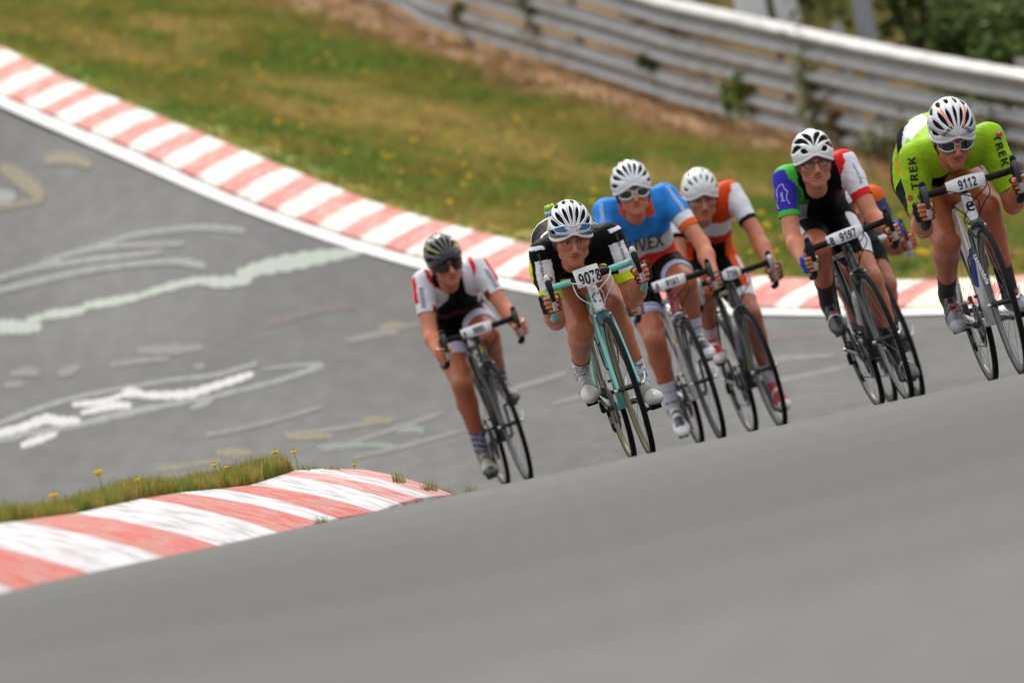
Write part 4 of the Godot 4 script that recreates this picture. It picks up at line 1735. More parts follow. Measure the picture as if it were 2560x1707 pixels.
		var pe := MB.new()
		var pc := BB + dir * 0.17
		pe.tube([pc + Vector3(s * 0.078, 0, 0), pc + Vector3(s * 0.10, 0, 0)], 0.007, 8)
		var fp := deg_to_rad(sp.toe_r if s < 0.0 else sp.toe_l)
		pe.box(Transform3D(Basis(Vector3.RIGHT, fp), pc + Vector3(s * 0.122, 0.0, 0)), Vector3(0.054, 0.014, 0.075), 0.004)
		put(crank, "pedal", pe.mesh(), black)
	for ring in [[0.098, -0.048], [0.075, -0.041]]:
		var cr2 := MB.new()
		cr2.spin([Vector2(ring[0], ring[1] - 0.0015), Vector2(ring[0], ring[1] + 0.0015), Vector2(ring[0] - 0.016, ring[1] + 0.0015), Vector2(ring[0] - 0.016, ring[1] - 0.0015)], Transform3D(Basis(), BB), 48)
		for k in 5:
			var a := TAU * k / 5.0 + ang
			cr2.tube([BB + Vector3(ring[1], 0, 0), BB + Vector3(ring[1], sin(a) * (ring[0] - 0.01), cos(a) * (ring[0] - 0.01))], 0.007, 8)
		put(b, "chainring", cr2.mesh(), alloy)
	var ca2 := MB.new()
	for k in 8:
		var r := 0.024 + 0.0035 * k
		var x := -0.020 - 0.0035 * (8 - k)
		ca2.spin([Vector2(r, x - 0.0008), Vector2(r, x + 0.0008), Vector2(0.015, x + 0.0008), Vector2(0.015, x - 0.0008)], Transform3D(Basis(), HUB_R), 28)
	put(b, "cassette", ca2.mesh(), mat("cassette_steel", Color(0.22, 0.21, 0.20), 0.35, 0.85))
	var chp := []
	var dy := HUB_R - BB
	for k in 13:      # round the front of the ring
		var a2 := deg_to_rad(97.0 - k * 15.5)
		chp.append(BB + Vector3(-0.048, sin(a2) * 0.1, cos(a2) * 0.1))
	chp.append(HUB_R + Vector3(-0.042, -0.155, 0.075))
	chp.append(HUB_R + Vector3(-0.042, -0.165, 0.045))
	chp.append(HUB_R + Vector3(-0.042, -0.085, 0.03))
	for k in 9:
		var a3 := deg_to_rad(-40.0 - k * 17.0)
		chp.append(HUB_R + Vector3(-0.040, sin(a3) * 0.038, cos(a3) * 0.038))
	chp.append(HUB_R + Vector3(-0.040, 0.038, 0.0))
	chp.append(chp[0])
	var ch := MB.new()
	ch.tube(chp, 0.0045, 6)
	put(b, "chain", ch.mesh(), mat("chain_steel", Color(0.12, 0.115, 0.11), 0.4, 0.8))
	var de := MB.new()
	de.box(Transform3D(Basis(Vector3.RIGHT, 0.3), HUB_R + Vector3(-0.062, -0.05, 0.005)), Vector3(0.022, 0.06, 0.03), 0.006)
	de.box(Transform3D(Basis(Vector3.RIGHT, -0.35), HUB_R + Vector3(-0.052, -0.115, 0.04)), Vector3(0.004, 0.11, 0.022), 0.001)
	for j in [Vector3(-0.045, -0.085, 0.028), Vector3(-0.045, -0.16, 0.06)]:
		de.tube([HUB_R + j + Vector3(-0.005, 0, 0), HUB_R + j + Vector3(0.005, 0, 0)], 0.022, 14)
	put(b, "rear_derailleur", de.mesh(), black)
	var fd := MB.new()
	fd.box(Transform3D(Basis(), BB + Vector3(-0.052, 0.115, -0.03)), Vector3(0.012, 0.03, 0.06), 0.003)
	fd.tube([BB + Vector3(-0.03, 0.12, -0.03), Vector3(0, 0.40, -0.04)], 0.008, 8)
	put(b, "front_derailleur", fd.mesh(), alloy)
	# bottle cage on the down tube
	var ax := Vector3(0, 0.72, 0.694)
	var off := Vector3(0, 0.694, -0.72) * 0.062
	var mid := Vector3(0, 0.47, 0.19) + off
	var cg := MB.new()
	for s in [-1.0, 1.0]:
		cg.tube(bez([mid - ax * 0.075 - off * 0.55, mid - ax * 0.085 + Vector3(s * 0.030, 0, 0), mid + ax * 0.02 + Vector3(s * 0.041, 0, 0), mid + ax * 0.05 + Vector3(s * 0.035, 0, 0) + off * 0.35, mid + ax * 0.055 + off * 0.66], 4), 0.0028, 6)
	put(b, "bottle_cage", cg.mesh(), black)
	if sp.has("stripe"):
		var sb := MB.new()
		var q: Array = sp.stripe
		sb.tube([q[0], q[0].lerp(q[1], 0.5), q[1]], [q[2] * 0.6, q[2], q[2] * 0.6], 10, true, 0.6, Vector3(0, -0.694, 0.72))
		put(b, "paint_stripe", sb.mesh(), q[3], Transform3D(Basis(), Vector3(0, -0.694, 0.72) * (0.018 if sp.id == 4 else 0.0)))
	for extra in sp.get("decals", []):
		decal(b, extra)
	if sp.has("bottle"):
		var bt := thing("water_bottle", sp.bottle[0], "bottle", t, "water bottles in the bicycle frames")
		var bo := MB.new()
		var fr2 := Transform3D(Basis(ax, ax.cross(Vector3.RIGHT), Vector3.RIGHT).orthonormalized(), mid)
		bo.spin([Vector2(0.001, -0.095), Vector2(0.034, -0.094), Vector2(0.0365, -0.088), Vector2(0.0365, 0.01), Vector2(0.033, 0.02), Vector2(0.033, 0.03), Vector2(0.0365, 0.04), Vector2(0.0365, 0.07), Vector2(0.031, 0.085), Vector2(0.001, 0.086)], fr2, 24, false)
		var body := put(bt, "bottle_body", bo.mesh(), sp.bottle[1])
		var cp := MB.new()
		cp.spin([Vector2(0.001, 0.083), Vector2(0.033, 0.084), Vector2(0.033, 0.10), Vector2(0.020, 0.112), Vector2(0.011, 0.115), Vector2(0.010, 0.135), Vector2(0.001, 0.137)], fr2, 20, false)
		put(bt, "cap", cp.mesh(), sp.bottle[2])

func decal(b: Node3D, e: Array) -> void:      # [text, height, origin, x direction, normal, material, squeeze]
	var lm := letters(e[0], e[1], e[6] if e.size() > 6 else 1.0)
	var x: Vector3 = e[3].normalized()
	var z: Vector3 = e[4].normalized()
	z = (z - x * z.dot(x)).normalized()
	put(b, "lettering", lm.mesh(), e[5], Transform3D(Basis(x, z.cross(x), z), e[2]))

func number_plate(b: Node3D, sp: Dictionary) -> void:
	if not sp.has("plate"):
		return
	var q: Dictionary = sp.plate
	var w: float = q.w
	var h: float = q.h
	var cen := Vector3(q.get("x", 0.0), q.get("y", 0.878), 0.503)
	var surf := func(x: float, y: float, out: float) -> Vector3:
		# the card is folded round the bar and a little creased
		var z := -pow(absf(x) / (w * 0.5), 3.0) * 0.010 + 0.0022 * sin(x * 70.0 + y * 40.0) - pow(absf(y) / (h * 0.5), 2.0) * 0.010
		var lift := 0.0
		return cen + Vector3(x, y + lift, z + out)
	var mb := MB.new()
	for o in [0.0, -0.0015]:
		var rows := []
		for j in 9:
			var r := PackedVector3Array()
			var v := -0.5 + j / 8.0
			for i in 21:
				var u := -0.5 + i / 20.0
				var taper: float = 1.0 - q.get("taper", 0.0) * (2.0 * absf(u)) * (2.0 * absf(u))
				r.append(surf.call(u * w, v * h * taper, o))
			rows.append(r)
		mb.grid(rows, false, false, Vector3(0, 0, 1.0 if o == 0.0 else -1.0))
	var plate := put(b, "number_plate", mb.mesh(), mat("plate_white", Color(0.80, 0.80, 0.80), 0.45))
	var ink := mat("plate_ink", Color(0.012, 0.012, 0.014), 0.5)
	for tx in q.text:
		var lm := letters(tx[0], tx[1], tx[4] if tx.size() > 4 else 0.72)
		for i in lm.v.size():
			var p := lm.v[i]
			lm.v[i] = surf.call(p.x + tx[2], p.y + tx[3], 0.0035)
		put(plate, "lettering", lm.mesh(), ink)

# ------------------------------------------------------------------ riders
func cut(f: Field, s: PackedFloat32Array, out: float, wrinkle: float, paint_fn: Callable, split := true, owner_of := PackedInt32Array()) -> MB:
	# the part of a body where s > 0, lifted off the skin by out, its edge cut clean
	var mb := MB.new()
	var map := PackedInt32Array()
	map.resize(f.v.size())
	map.fill(-1)
	var mids := {}
	var src_p := PackedVector3Array()
	var src_n := PackedVector3Array()
	var src_g := PackedInt32Array()
	var has_g := owner_of.size() > 0
	var tris := PackedInt32Array()
	for i in range(0, f.ix.size(), 3):
		var a := f.ix[i]
		var b := f.ix[i + 1]
		var c := f.ix[i + 2]
		var pos := (1 if s[a] > 0.0 else 0) + (1 if s[b] > 0.0 else 0) + (1 if s[c] > 0.0 else 0)
		if pos == 0:
			continue
		var poly := PackedInt32Array()
		for e in [[a, b], [b, c], [c, a]]:
			var p: int = e[0]
			var q: int = e[1]
			if s[p] > 0.0:
				if map[p] < 0:
					map[p] = src_p.size()
					src_p.append(f.v[p])
					src_n.append(f.n[p])
					src_g.append(owner_of[p] if has_g else 0)
				poly.append(map[p])
			if (s[p] > 0.0) != (s[q] > 0.0):
				var k := Vector2i(mini(p, q), maxi(p, q))
				if not mids.has(k):
					var t := s[p] / (s[p] - s[q])
					mids[k] = src_p.size()
					src_p.append(f.v[p].lerp(f.v[q], t))
					src_n.append(f.n[p].lerp(f.n[q], t).normalized())
					src_g.append(owner_of[p] if has_g else 0)
				poly.append(mids[k])
		for k2 in range(1, poly.size() - 1):
			tris.append(poly[0]); tris.append(poly[k2]); tris.append(poly[k2 + 1])
	if split:
		var em := {}
		var t2 := PackedInt32Array()
		for i in range(0, tris.size(), 3):
			var m := PackedInt32Array()
			for e in 3:
				var p := tris[i + e]
				var q := tris[i + (e + 1) % 3]
				var k := Vector2i(mini(p, q), maxi(p, q))
				if not em.has(k):
					em[k] = src_p.size()
					src_p.append((src_p[p] + src_p[q]) / 2.0)
					src_n.append((src_n[p] + src_n[q]).normalized())
					src_g.append(src_g[p])
				m.append(em[k])
			t2.append_array(PackedInt32Array([tris[i], m[0], m[2], m[0], tris[i + 1], m[1], m[2], m[1], tris[i + 2], m[0], m[1], m[2]]))
		tris = t2
	for i in src_p.size():
		var p := src_p[i]
		var w := 0.0
		if wrinkle > 0.0:
			w = wrinkle * (fine.get_noise_3d(p.x * 12.0, p.y * 34.0 + p.x * 16.0, p.z * 14.0) + 0.35 * fine.get_noise_3d(p.x * 60.0, p.y * 34.0, p.z * 90.0 + p.x * 30.0))
		mb.v.append(p + src_n[i] * (out + w))
		mb.n.append(Vector3.ZERO)
		mb.c.append(paint_fn.call(p, src_n[i], src_g[i]) if has_g else paint_fn.call(p, src_n[i]))
	mb.ix = tris
	for i in range(0, tris.size(), 3):
		var fn := (mb.v[tris[i + 2]] - mb.v[tris[i]]).cross(mb.v[tris[i + 1]] - mb.v[tris[i]])
		mb.n[tris[i]] += fn
		mb.n[tris[i + 1]] += fn
		mb.n[tris[i + 2]] += fn
	for i in mb.n.size():
		mb.n[i] = mb.n[i].normalized() if mb.n[i].length_squared() > 0.0 else src_n[i]
	return mb

func field_mb(f: Field, col: Color) -> MB:
	var mb := MB.new()
	mb.v = f.v.duplicate()
	mb.n = f.n.duplicate()
	mb.ix = f.ix.duplicate()
	mb.c.resize(f.v.size())
	mb.c.fill(col)
	return mb

func head_field() -> Field:      # face towards +z, origin between the ears at eye level
	var f := Field.new()
	f.join = 0.01
	f.blob(Vector3(0, 0.030, -0.012), Vector3(0.076, 0.090, 0.097), 0, 0.02)
	f.blob(Vector3(0, -0.025, 0.030), Vector3(0.062, 0.070, 0.058), 0, 0.025)
	for s in [-1.0, 1.0]:
		f.bone(Vector3(s * 0.056, -0.035, -0.012), Vector3(s * 0.046, -0.070, 0.018), 0.020, 0.018, 0, 0.02)
		f.bone(Vector3(s * 0.046, -0.070, 0.018), Vector3(s * 0.012, -0.100, 0.066), 0.018, 0.016, 0, 0.018)
		f.blob(Vector3(s * 0.046, -0.018, 0.058), Vector3(0.024, 0.020, 0.022), 0, 0.022)
		f.bone(Vector3(s * 0.012, 0.021, 0.087), Vector3(s * 0.046, 0.023, 0.069), 0.010, 0.010, 0, 0.010)
		f.blob(Vector3(s * 0.012, -0.042, 0.098), Vector3(0.009, 0.008, 0.011), 0, 0.008)
		f.blob(Vector3(s * 0.078, -0.010, -0.012), Vector3(0.010, 0.031, 0.019), 0, 0.008)
	f.bone(Vector3(0, 0.014, 0.086), Vector3(0, -0.034, 0.114), 0.0085, 0.0120, 0, 0.009)
	f.blob(Vector3(0, -0.100, 0.072), Vector3(0.022, 0.017, 0.018), 0, 0.018)
	f.blob(Vector3(0, -0.066, 0.066), Vector3(0.034, 0.024, 0.024), 0, 0.018)
	for s in [-1.0, 1.0]:
		f.blob(Vector3(s * 0.032, -0.001, 0.094), Vector3(0.020, 0.0140, 0.021), 0, 0.012, 1)
	f.bone(Vector3(-0.022, -0.0610, 0.0795), Vector3(0.0, -0.0640, 0.0860), 0.0038, 0.0048, 0, 0.010)
	f.bone(Vector3(0.022, -0.0610, 0.0795), Vector3(0.0, -0.0640, 0.0860), 0.0038, 0.0048, 0, 0.010)
	f.bone(Vector3(-0.015, -0.0735, 0.0815), Vector3(0.015, -0.0735, 0.0815), 0.0050, 0.0050, 0, 0.012)
	f.bone(Vector3(-0.026, -0.0650, 0.0830), Vector3(0, -0.0700, 0.0905), 0.0028, 0.0030, 0, 0.003, 1)
	f.bone(Vector3(0.026, -0.0650, 0.0830), Vector3(0, -0.0700, 0.0905), 0.0028, 0.0030, 0, 0.003, 1)
	f.bone(Vector3(0, -0.05, -0.035), Vector3(0, -0.125, -0.058), 0.055, 0.053, 0, 0.025)
	f.run(0.0046)
	return f

func hand_field() -> Field:      # right hand closed round the hook of the bar; x points away from the bicycle; origin on the bar's axis
	var f := Field.new()
	f.join = 0.004
	for k in 4:
		var y := 0.032 - 0.0205 * k
		var L: float = [0.95, 1.05, 1.0, 0.86][k]
		var r: float = [0.0092, 0.0096, 0.0092, 0.0082][k]
		var z0 := -0.010 * k * 0.35
		var mcp := Vector3(0.036, y + 0.004, -0.016 + z0)
		var pip := Vector3(0.028 * L, y, 0.021 + z0)
		var dip := Vector3(-0.006 * L, y - 0.002, 0.027 + z0)
		var tip := Vector3(-0.026 * L, y - 0.003, 0.010 + z0)
		f.bone(mcp, pip, r * 1.06, r, 0, 0.004)
		f.bone(pip, dip, r, r * 0.93, 0, 0.004)
		f.bone(dip, tip, r * 0.93, r * 0.82, 0, 0.004)
		f.bone(mcp, Vector3(0.026 - 0.001 * k, y * 0.75 - 0.002, -0.072), 0.0125, 0.0145, 0, 0.012)
	f.bone(Vector3(0.012, 0.012, -0.068), Vector3(-0.012, 0.022, -0.030), 0.0165, 0.0150, 0, 0.012)
	f.bone(Vector3(-0.012, 0.022, -0.030), Vector3(-0.029, 0.026, 0.000), 0.0120, 0.0105, 0, 0.006)
	f.bone(Vector3(-0.029, 0.026, 0.000), Vector3(-0.024, 0.020, 0.024), 0.0105, 0.0085, 0, 0.004)
	f.bone(Vector3(0.014, -0.024, -0.070), Vector3(-0.006, -0.022, -0.036), 0.016, 0.013, 0, 0.012)
	f.bone(Vector3(0.020, 0.000, -0.070), Vector3(0.022, -0.004, -0.105), 0.024, 0.024, 0, 0.014)
	f.run(0.0036)
	return f

func shoe_field() -> Field:      # ball of the foot over the origin, toe towards +z
	var f := Field.new()
	f.join = 0.006
	f.blob(Vector3(0.003, 0.034, 0.022), Vector3(0.045, 0.033, 0.072), 0, 0.02)
	f.blob(Vector3(0.0, 0.030, -0.070), Vector3(0.034, 0.030, 0.070), 0, 0.02)
	f.blob(Vector3(0.0, 0.042, -0.148), Vector3(0.034, 0.042, 0.044), 0, 0.02)
	f.bone(Vector3(0, 0.075, -0.115), Vector3(0, 0.044, -0.005), 0.030, 0.030, 0, 0.025)
	f.bone(Vector3(0, 0.060, -0.135), Vector3(0, 0.098, -0.128), 0.036, 0.037, 0, 0.02)
	f.blob(Vector3(0, -0.07, -0.05), Vector3(0.10, 0.072, 0.20), 0, 0.008, 1)
	f.run(0.006)
	return f

func basis_yxz(yaw: float, pitch: float, roll: float) -> Basis:
	return Basis(Vector3.UP, deg_to_rad(yaw)) * Basis(Vector3.RIGHT, deg_to_rad(pitch)) * Basis(Vector3(0, 0, 1), deg_to_rad(roll))

func knee_of(hip: Vector3, ank: Vector3, kx: float, l1: float, l2: float) -> Vector3:
	var d := ank - hip
	var L := minf(d.length(), (l1 + l2) * 0.995)
	var a := (l1 * l1 - l2 * l2 + L * L) / (2.0 * L)
	var h := sqrt(maxf(l1 * l1 - a * a, 0.0))
	var dn := d.normalized()
	var fw := (Vector3(0, 0.3, 1) - dn * Vector3(0, 0.3, 1).dot(dn)).normalized()
	var k := hip + dn * a + fw * h
	k.x = kx
	return k

func pose(sp: Dictionary) -> Dictionary:
	var j := {}
	var ang := deg_to_rad(sp.crank)
	for s in [-1.0, 1.0]:
		var side := "r" if s < 0.0 else "l"
		var dir := Vector3(0, sin(ang), cos(ang)) * (1.0 if s < 0.0 else -1.0)
		var ped := BB + dir * 0.17 + Vector3(s * 0.122, 0.010, 0)
		var toe: float = sp.toe_r if s < 0.0 else sp.toe_l
		var sb := Basis(Vector3.UP, deg_to_rad(s * 5.0)) * Basis(Vector3.RIGHT, deg_to_rad(toe))
		j["shoe_" + side] = Transform3D(sb, ped)
		j["ank_" + side] = ped + sb * Vector3(0, 0.095, -0.125)
		j["hip_" + side] = Vector3(s * 0.085 + sp.get("hipx", 0.0), 0.955, -0.165)
		j["knee_" + side] = knee_of(j["hip_" + side], j["ank_" + side], sp["knee_" + side], 0.425, 0.415)
		j["sh_" + side] = sp["sh_" + side]
		j["el_" + side] = sp["el_" + side]
		j["hand_" + side] = Vector3(s * 0.2125, 0.806, 0.586)
		j["wr_" + side] = Vector3(s * (0.2125 + 0.022), 0.800, 0.586 - 0.10)
	j["head"] = Transform3D(basis_yxz(sp.head_rot.x, sp.head_rot.y, sp.head_rot.z), sp.head_at)
	return j

func body_field(sp: Dictionary, j: Dictionary) -> Field:
	var f := Field.new()
	f.join = 0.035
	var fat: float = sp.get("fat", 1.0)
	var arch: float = sp.get("arch", 0.035)
	var P := Vector3(sp.get("hipx", 0.0), 0.985 + arch * 0.35, -0.185)
	var sm: Vector3 = (j.sh_l + j.sh_r) / 2.0
	var ax := (sm - P).normalized()
	var up := Vector3(0, ax.z, -ax.y).normalized()      # towards the back
	var lat := Vector3((j.sh_l - j.sh_r).x, (j.sh_l - j.sh_r).y, (j.sh_l - j.sh_r).z).normalized()
	var C := sm - ax * 0.05 - up * 0.015
	var M := P.lerp(C, 0.45) + up * arch
	for s in [-1.0, 1.0]:
		f.bone(P + Vector3(s * 0.060, 0, 0) - up * 0.01, M + lat * s * 0.055 - up * 0.02, 0.100 * fat, 0.090 * fat, 0, 0.03)
		f.bone(M + lat * s * 0.055 - up * 0.02, C + lat * s * 0.075, 0.090 * fat, 0.088, 0, 0.03)
		f.bone(C + lat * s * 0.06 + ax * 0.045, j["sh_l" if s > 0 else "sh_r"] - lat * s * 0.02, 0.066, 0.056, 0, 0.03)
	f.bone(M + up * 0.01, sm + up * 0.02 - ax * 0.04, 0.075, 0.072, 0, 0.04)
	f.blob(P - ax * 0.03 + up * 0.01, Vector3(0.135, 0.095, 0.11) * fat, 0, 0.04)
	var hb: Transform3D = j.head
	var skull := hb * Vector3(0, -0.075, -0.040)
	var nb := sm + up * 0.012 + ax * 0.03
	f.bone(nb, skull, 0.064, 0.056, 0, 0.03)
	j["neck"] = nb
	j["skull"] = skull
	j["P"] = P
	j["ax"] = ax
	j["up"] = up
	j["sm"] = sm
	for s in [1, -1]:
		var side := "l" if s > 0 else "r"
		var g := 1 if s > 0 else 2
		var S: Vector3 = j["sh_" + side]
		var E: Vector3 = j["el_" + side]
		var W: Vector3 = j["wr_" + side]
		f.bone(S, S.lerp(E, 0.3), 0.055 * fat, 0.053 * fat, g, 0.02)
		f.bone(S.lerp(E, 0.3), E, 0.051 * fat, 0.041, g, 0.02)
		var fa := (W - E)
		f.bone(E, E + fa * 0.3, 0.040, 0.045, g, 0.02)
		f.bone(E + fa * 0.3, W, 0.044, 0.0265, g, 0.02)
		g = 3 if s > 0 else 4
		var H: Vector3 = j["hip_" + side]
		var K: Vector3 = j["knee_" + side]
		var A: Vector3 = j["ank_" + side]
		f.bone(H, H.lerp(K, 0.45), 0.096 * fat, 0.086 * fat, g, 0.03)
		f.bone(H.lerp(K, 0.45), K, 0.085 * fat, 0.058, g, 0.03)
		var sh := (A - K)
		var fw := (Vector3(0, 0, 1) - sh.normalized() * sh.normalized().z).normalized()
		f.bone(K + fw * 0.008, K + sh * 0.10, 0.055, 0.052, g, 0.02)
		f.bone(K + sh * 0.08 - fw * 0.012, K + sh * 0.32 - fw * 0.022, 0.048, 0.055, g, 0.03)
		f.bone(K + sh * 0.32 - fw * 0.022, K + sh * 0.62 - fw * 0.010, 0.054, 0.040, g, 0.03)
		f.bone(K + sh * 0.1, A, 0.043, 0.036, g, 0.03)
		# muscles over the knee
		f.blob(H.lerp(K, 0.80) + fw * 0.018 + Vector3(-s * 0.025, 0, 0), Vector3(0.040, 0.042, 0.040), g, 0.03)
	return f

func limb(j: Dictionary, names: Array, p: Vector3) -> float:      # metres along a limb from its root
	var a: Vector3 = j[names[0]]
	var b: Vector3 = j[names[1]]
	var c: Vector3 = j[names[2]]
	var l1 := a.distance_to(b)
	var t1 := (p - a).dot((b - a) / l1)
	var q1 := p.distance_to(a + (b - a) / l1 * clampf(t1, 0.0, l1))
	var l2 := b.distance_to(c)
	var t2 := (p - b).dot((c - b) / l2)
	var q2 := p.distance_to(b + (c - b) / l2 * clampf(t2, 0.0, l2))
	return t1 if q1 <= q2 + 0.012 and t1 < l1 + 0.03 else l1 + maxf(t2, 0.0)

func compute_body(i: int) -> void:      # everything heavy about one rider; runs in a worker thread
	var sp: Dictionary = riders[i]
	var j := pose(sp)
	var f := body_field(sp, j)
	f.run(sp.get("cell", 0.0105))
	f.smooth(1)
	var n := f.v.size()
	var grp := PackedInt32Array()
	grp.resize(n)
	var tt := PackedFloat32Array()
	tt.resize(n)
	var sj := PackedFloat32Array()
	sj.resize(n)
	var ss := PackedFloat32Array()
	ss.resize(n)
	var sk := PackedFloat32Array()
	sk.resize(n)
	var P: Vector3 = j.P
	var ax: Vector3 = j.ax
	var top: Vector3 = j.skull.lerp(j.neck, -0.12)
	j["top"] = top
	for k in n:
		var p := f.v[k]
		var best := 9.0
		var g := 0
		for q in f.a.size():
			var d := f.one(q, p)
			if d < best:
				best = d
				g = f.g[q]
		grp[k] = g
		var plane: float = (p - P).dot(ax) - sp.get("hem", 0.02)
		sj[k] = -1.0
		ss[k] = -1.0
		sk[k] = -1.0
		if g == 1 or g == 2:
			tt[k] = limb(j, ["sh_l", "el_l", "wr_l"] if g == 1 else ["sh_r", "el_r", "wr_r"], p)
			sj[k] = sp.get("sleeve", 0.19) - tt[k]
		elif g >= 3:
			tt[k] = limb(j, ["hip_l", "knee_l", "ank_l"] if g == 3 else ["hip_r", "knee_r", "ank_r"], p)
			sj[k] = minf(plane, 0.04 - tt[k])
			ss[k] = sp.get("short", 0.29) - tt[k]
			sk[k] = tt[k] - (0.84 - sp.get("sock", 0.12))
		else:
			tt[k] = plane
			var collar: float = p.distance_to(top) - 0.066
			sj[k] = minf(plane, collar)
			ss[k] = 0.03 - plane
	sp["j"] = j
	sp["f"] = f
	var paint_j := func(p: Vector3, nn: Vector3, g: int) -> Color:
		return jersey_color(sp, j, g, p, nn)
	var paint_s := func(p: Vector3, nn: Vector3, g: int) -> Color:
		return shorts_color(sp, j, g, p, nn)
	var paint_k := func(p: Vector3, _n: Vector3) -> Color:
		return sock_color(sp, j, p)
	sp["jersey_mb"] = cut(f, sj, 0.007, 0.0022, paint_j, true, grp)
	sp["shorts_mb"] = cut(f, ss, 0.0045, 0.0012, paint_s, true, grp)
	for side in [3, 4]:
		var sk1 := sk.duplicate()
		for k in n:
			if grp[k] != side:
				sk1[k] = -1.0
		sp["sock_mb_%d" % side] = cut(f, sk1, 0.004, 0.0008, paint_k, false)
	# skin: body, head and hands as one mesh
	var tone: Color = sp.skin
	var body := field_mb(f, tone)
	for k in body.v.size():
		var w := 1.0 + 0.20 * fine.get_noise_3dv(body.v[k] * 9.0) + 0.12 * fine.get_noise_3dv(body.v[k] * 40.0)
		var red := 1.0 + 0.22 * fine.get_noise_3dv(body.v[k] * 6.0 + Vector3(7, 3, 1))
		var leg_tan_shade := Vector3(0.80, 0.68, 0.62) if grp[k] >= 3 else Vector3.ONE  # legs coloured darker: their tan, with the shade on them put in too
		body.c[k] = Color(tone.r * w * leg_tan_shade.x, tone.g * w / red * leg_tan_shade.y, tone.b * w / red * leg_tan_shade.z)
	var hm: MB = cache["head_mb"]
	var hd := MB.new()
	var face: Color = sp.get("face", tone)
	for k in hm.v.size():
		var p := hm.v[k]
		hd.v.append(p)
		hd.n.append(hm.n[k])
		hd.c.append(face_color(sp, face, p))
	hd.ix = hm.ix
	var hs: Vector3 = sp.get("head_size", Vector3.ONE)
	body.add(hd, j.head * Transform3D(Basis().scaled(hs), Vector3.ZERO))
	var hand: MB = cache["hand_mb"]
	for s in [-1.0, 1.0]:
		var hh := MB.new()
		hh.v = hand.v
		hh.n = hand.n
		hh.ix = hand.ix
		hh.c = hand.c.duplicate()
		for k in hh.c.size():
			var w2 := 1.0 + 0.12 * fine.get_noise_3dv(hh.v[k] * 60.0)
			hh.c[k] = Color(tone.r * w2 * 1.02, tone.g * w2 * 0.92, tone.b * w2 * 0.92)
		body.add(hh, hand_at(j, s))
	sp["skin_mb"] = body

func hand_at(j: Dictionary, s: float) -> Transform3D:
	return Transform3D(Basis(Vector3(s, 0, 0), Vector3(0, 1, 0), Vector3(0, 0, 1)) * Basis(Vector3.RIGHT, 0.12), j["hand_l" if s > 0.0 else "hand_r"])

func face_color(sp: Dictionary, tone: Color, p: Vector3) -> Color:
	var w := 1.0 + 0.10 * fine.get_noise_3dv(p * 40.0)
	var c := Color(tone.r * w, tone.g * w, tone.b * w)
	# flushed cheeks and nose
	var flush := maxf(1.0 - Vector3(absf(p.x) - 0.045, p.y + 0.025, p.z - 0.06).length() / 0.032, 0.0) + maxf(1.0 - Vector3(p.x, p.y + 0.035, p.z - 0.108).length() / 0.02, 0.0)
	c = c.lerp(Color(tone.r * 0.98, tone.g * 0.68, tone.b * 0.66), minf(flush, 1.0) * 0.8)
	if p.z > 0.07 and absf(p.x) < 0.024 and absf(p.y + 0.0685) < 0.0085 - absf(p.x) * 0.22:
		c = Color(tone.r * 0.80, tone.g * 0.52, tone.b * 0.54)
	var hair: Color = sp.get("hair", Color(0.06, 0.035, 0.02))
	if p.z > 0.05 and absf(p.y - 0.024 + absf(absf(p.x) - 0.03) * 0.15) < 0.0055 and absf(absf(p.x) - 0.032) < 0.019:
		c = c.lerp(hair, 0.75)
	if p.z < 0.035 and p.y > 0.012 and p.z < 0.9 and (p.y > 0.03 or p.z < -0.02 or (absf(p.x) > 0.06 and p.z < 0.028)):
		c = hair
	if p.z < -0.045 and p.y > -0.05 and p.y <= 0.012:
		c = hair
	var beard: float = sp.get("stubble", 0.10)
	if beard > 0.0 and p.y < -0.048 and p.y > -0.125 and p.z > 0.0:
		c = c.lerp(Color(tone.r * 0.45, tone.g * 0.42, tone.b * 0.42), beard * (0.7 + 0.3 * fine.get_noise_3dv(p * 90.0)))
	return c

# where a point lies on the clothing: arms get their length, the trunk its height along the spine
func zone(j: Dictionary, g: int, p: Vector3) -> Dictionary:
	var L: float = (j.sm - j.P).length()
	var u: float = (p - j.P).dot(j.ax) / L
	var mid: Vector3 = j.P.lerp(j.sm, clampf(u, 0.0, 1.2))
	var out := {"g": g, "u": u, "x": p.x - mid.x, "t": 0.0}
	if g == 1 or g == 2:
		out.t = limb(j, ["sh_l", "el_l", "wr_l"] if g == 1 else ["sh_r", "el_r", "wr_r"], p)
	elif g >= 3:
		out.t = limb(j, ["hip_l", "knee_l", "ank_l"] if g == 3 else ["hip_r", "knee_r", "ank_r"], p)
	return out

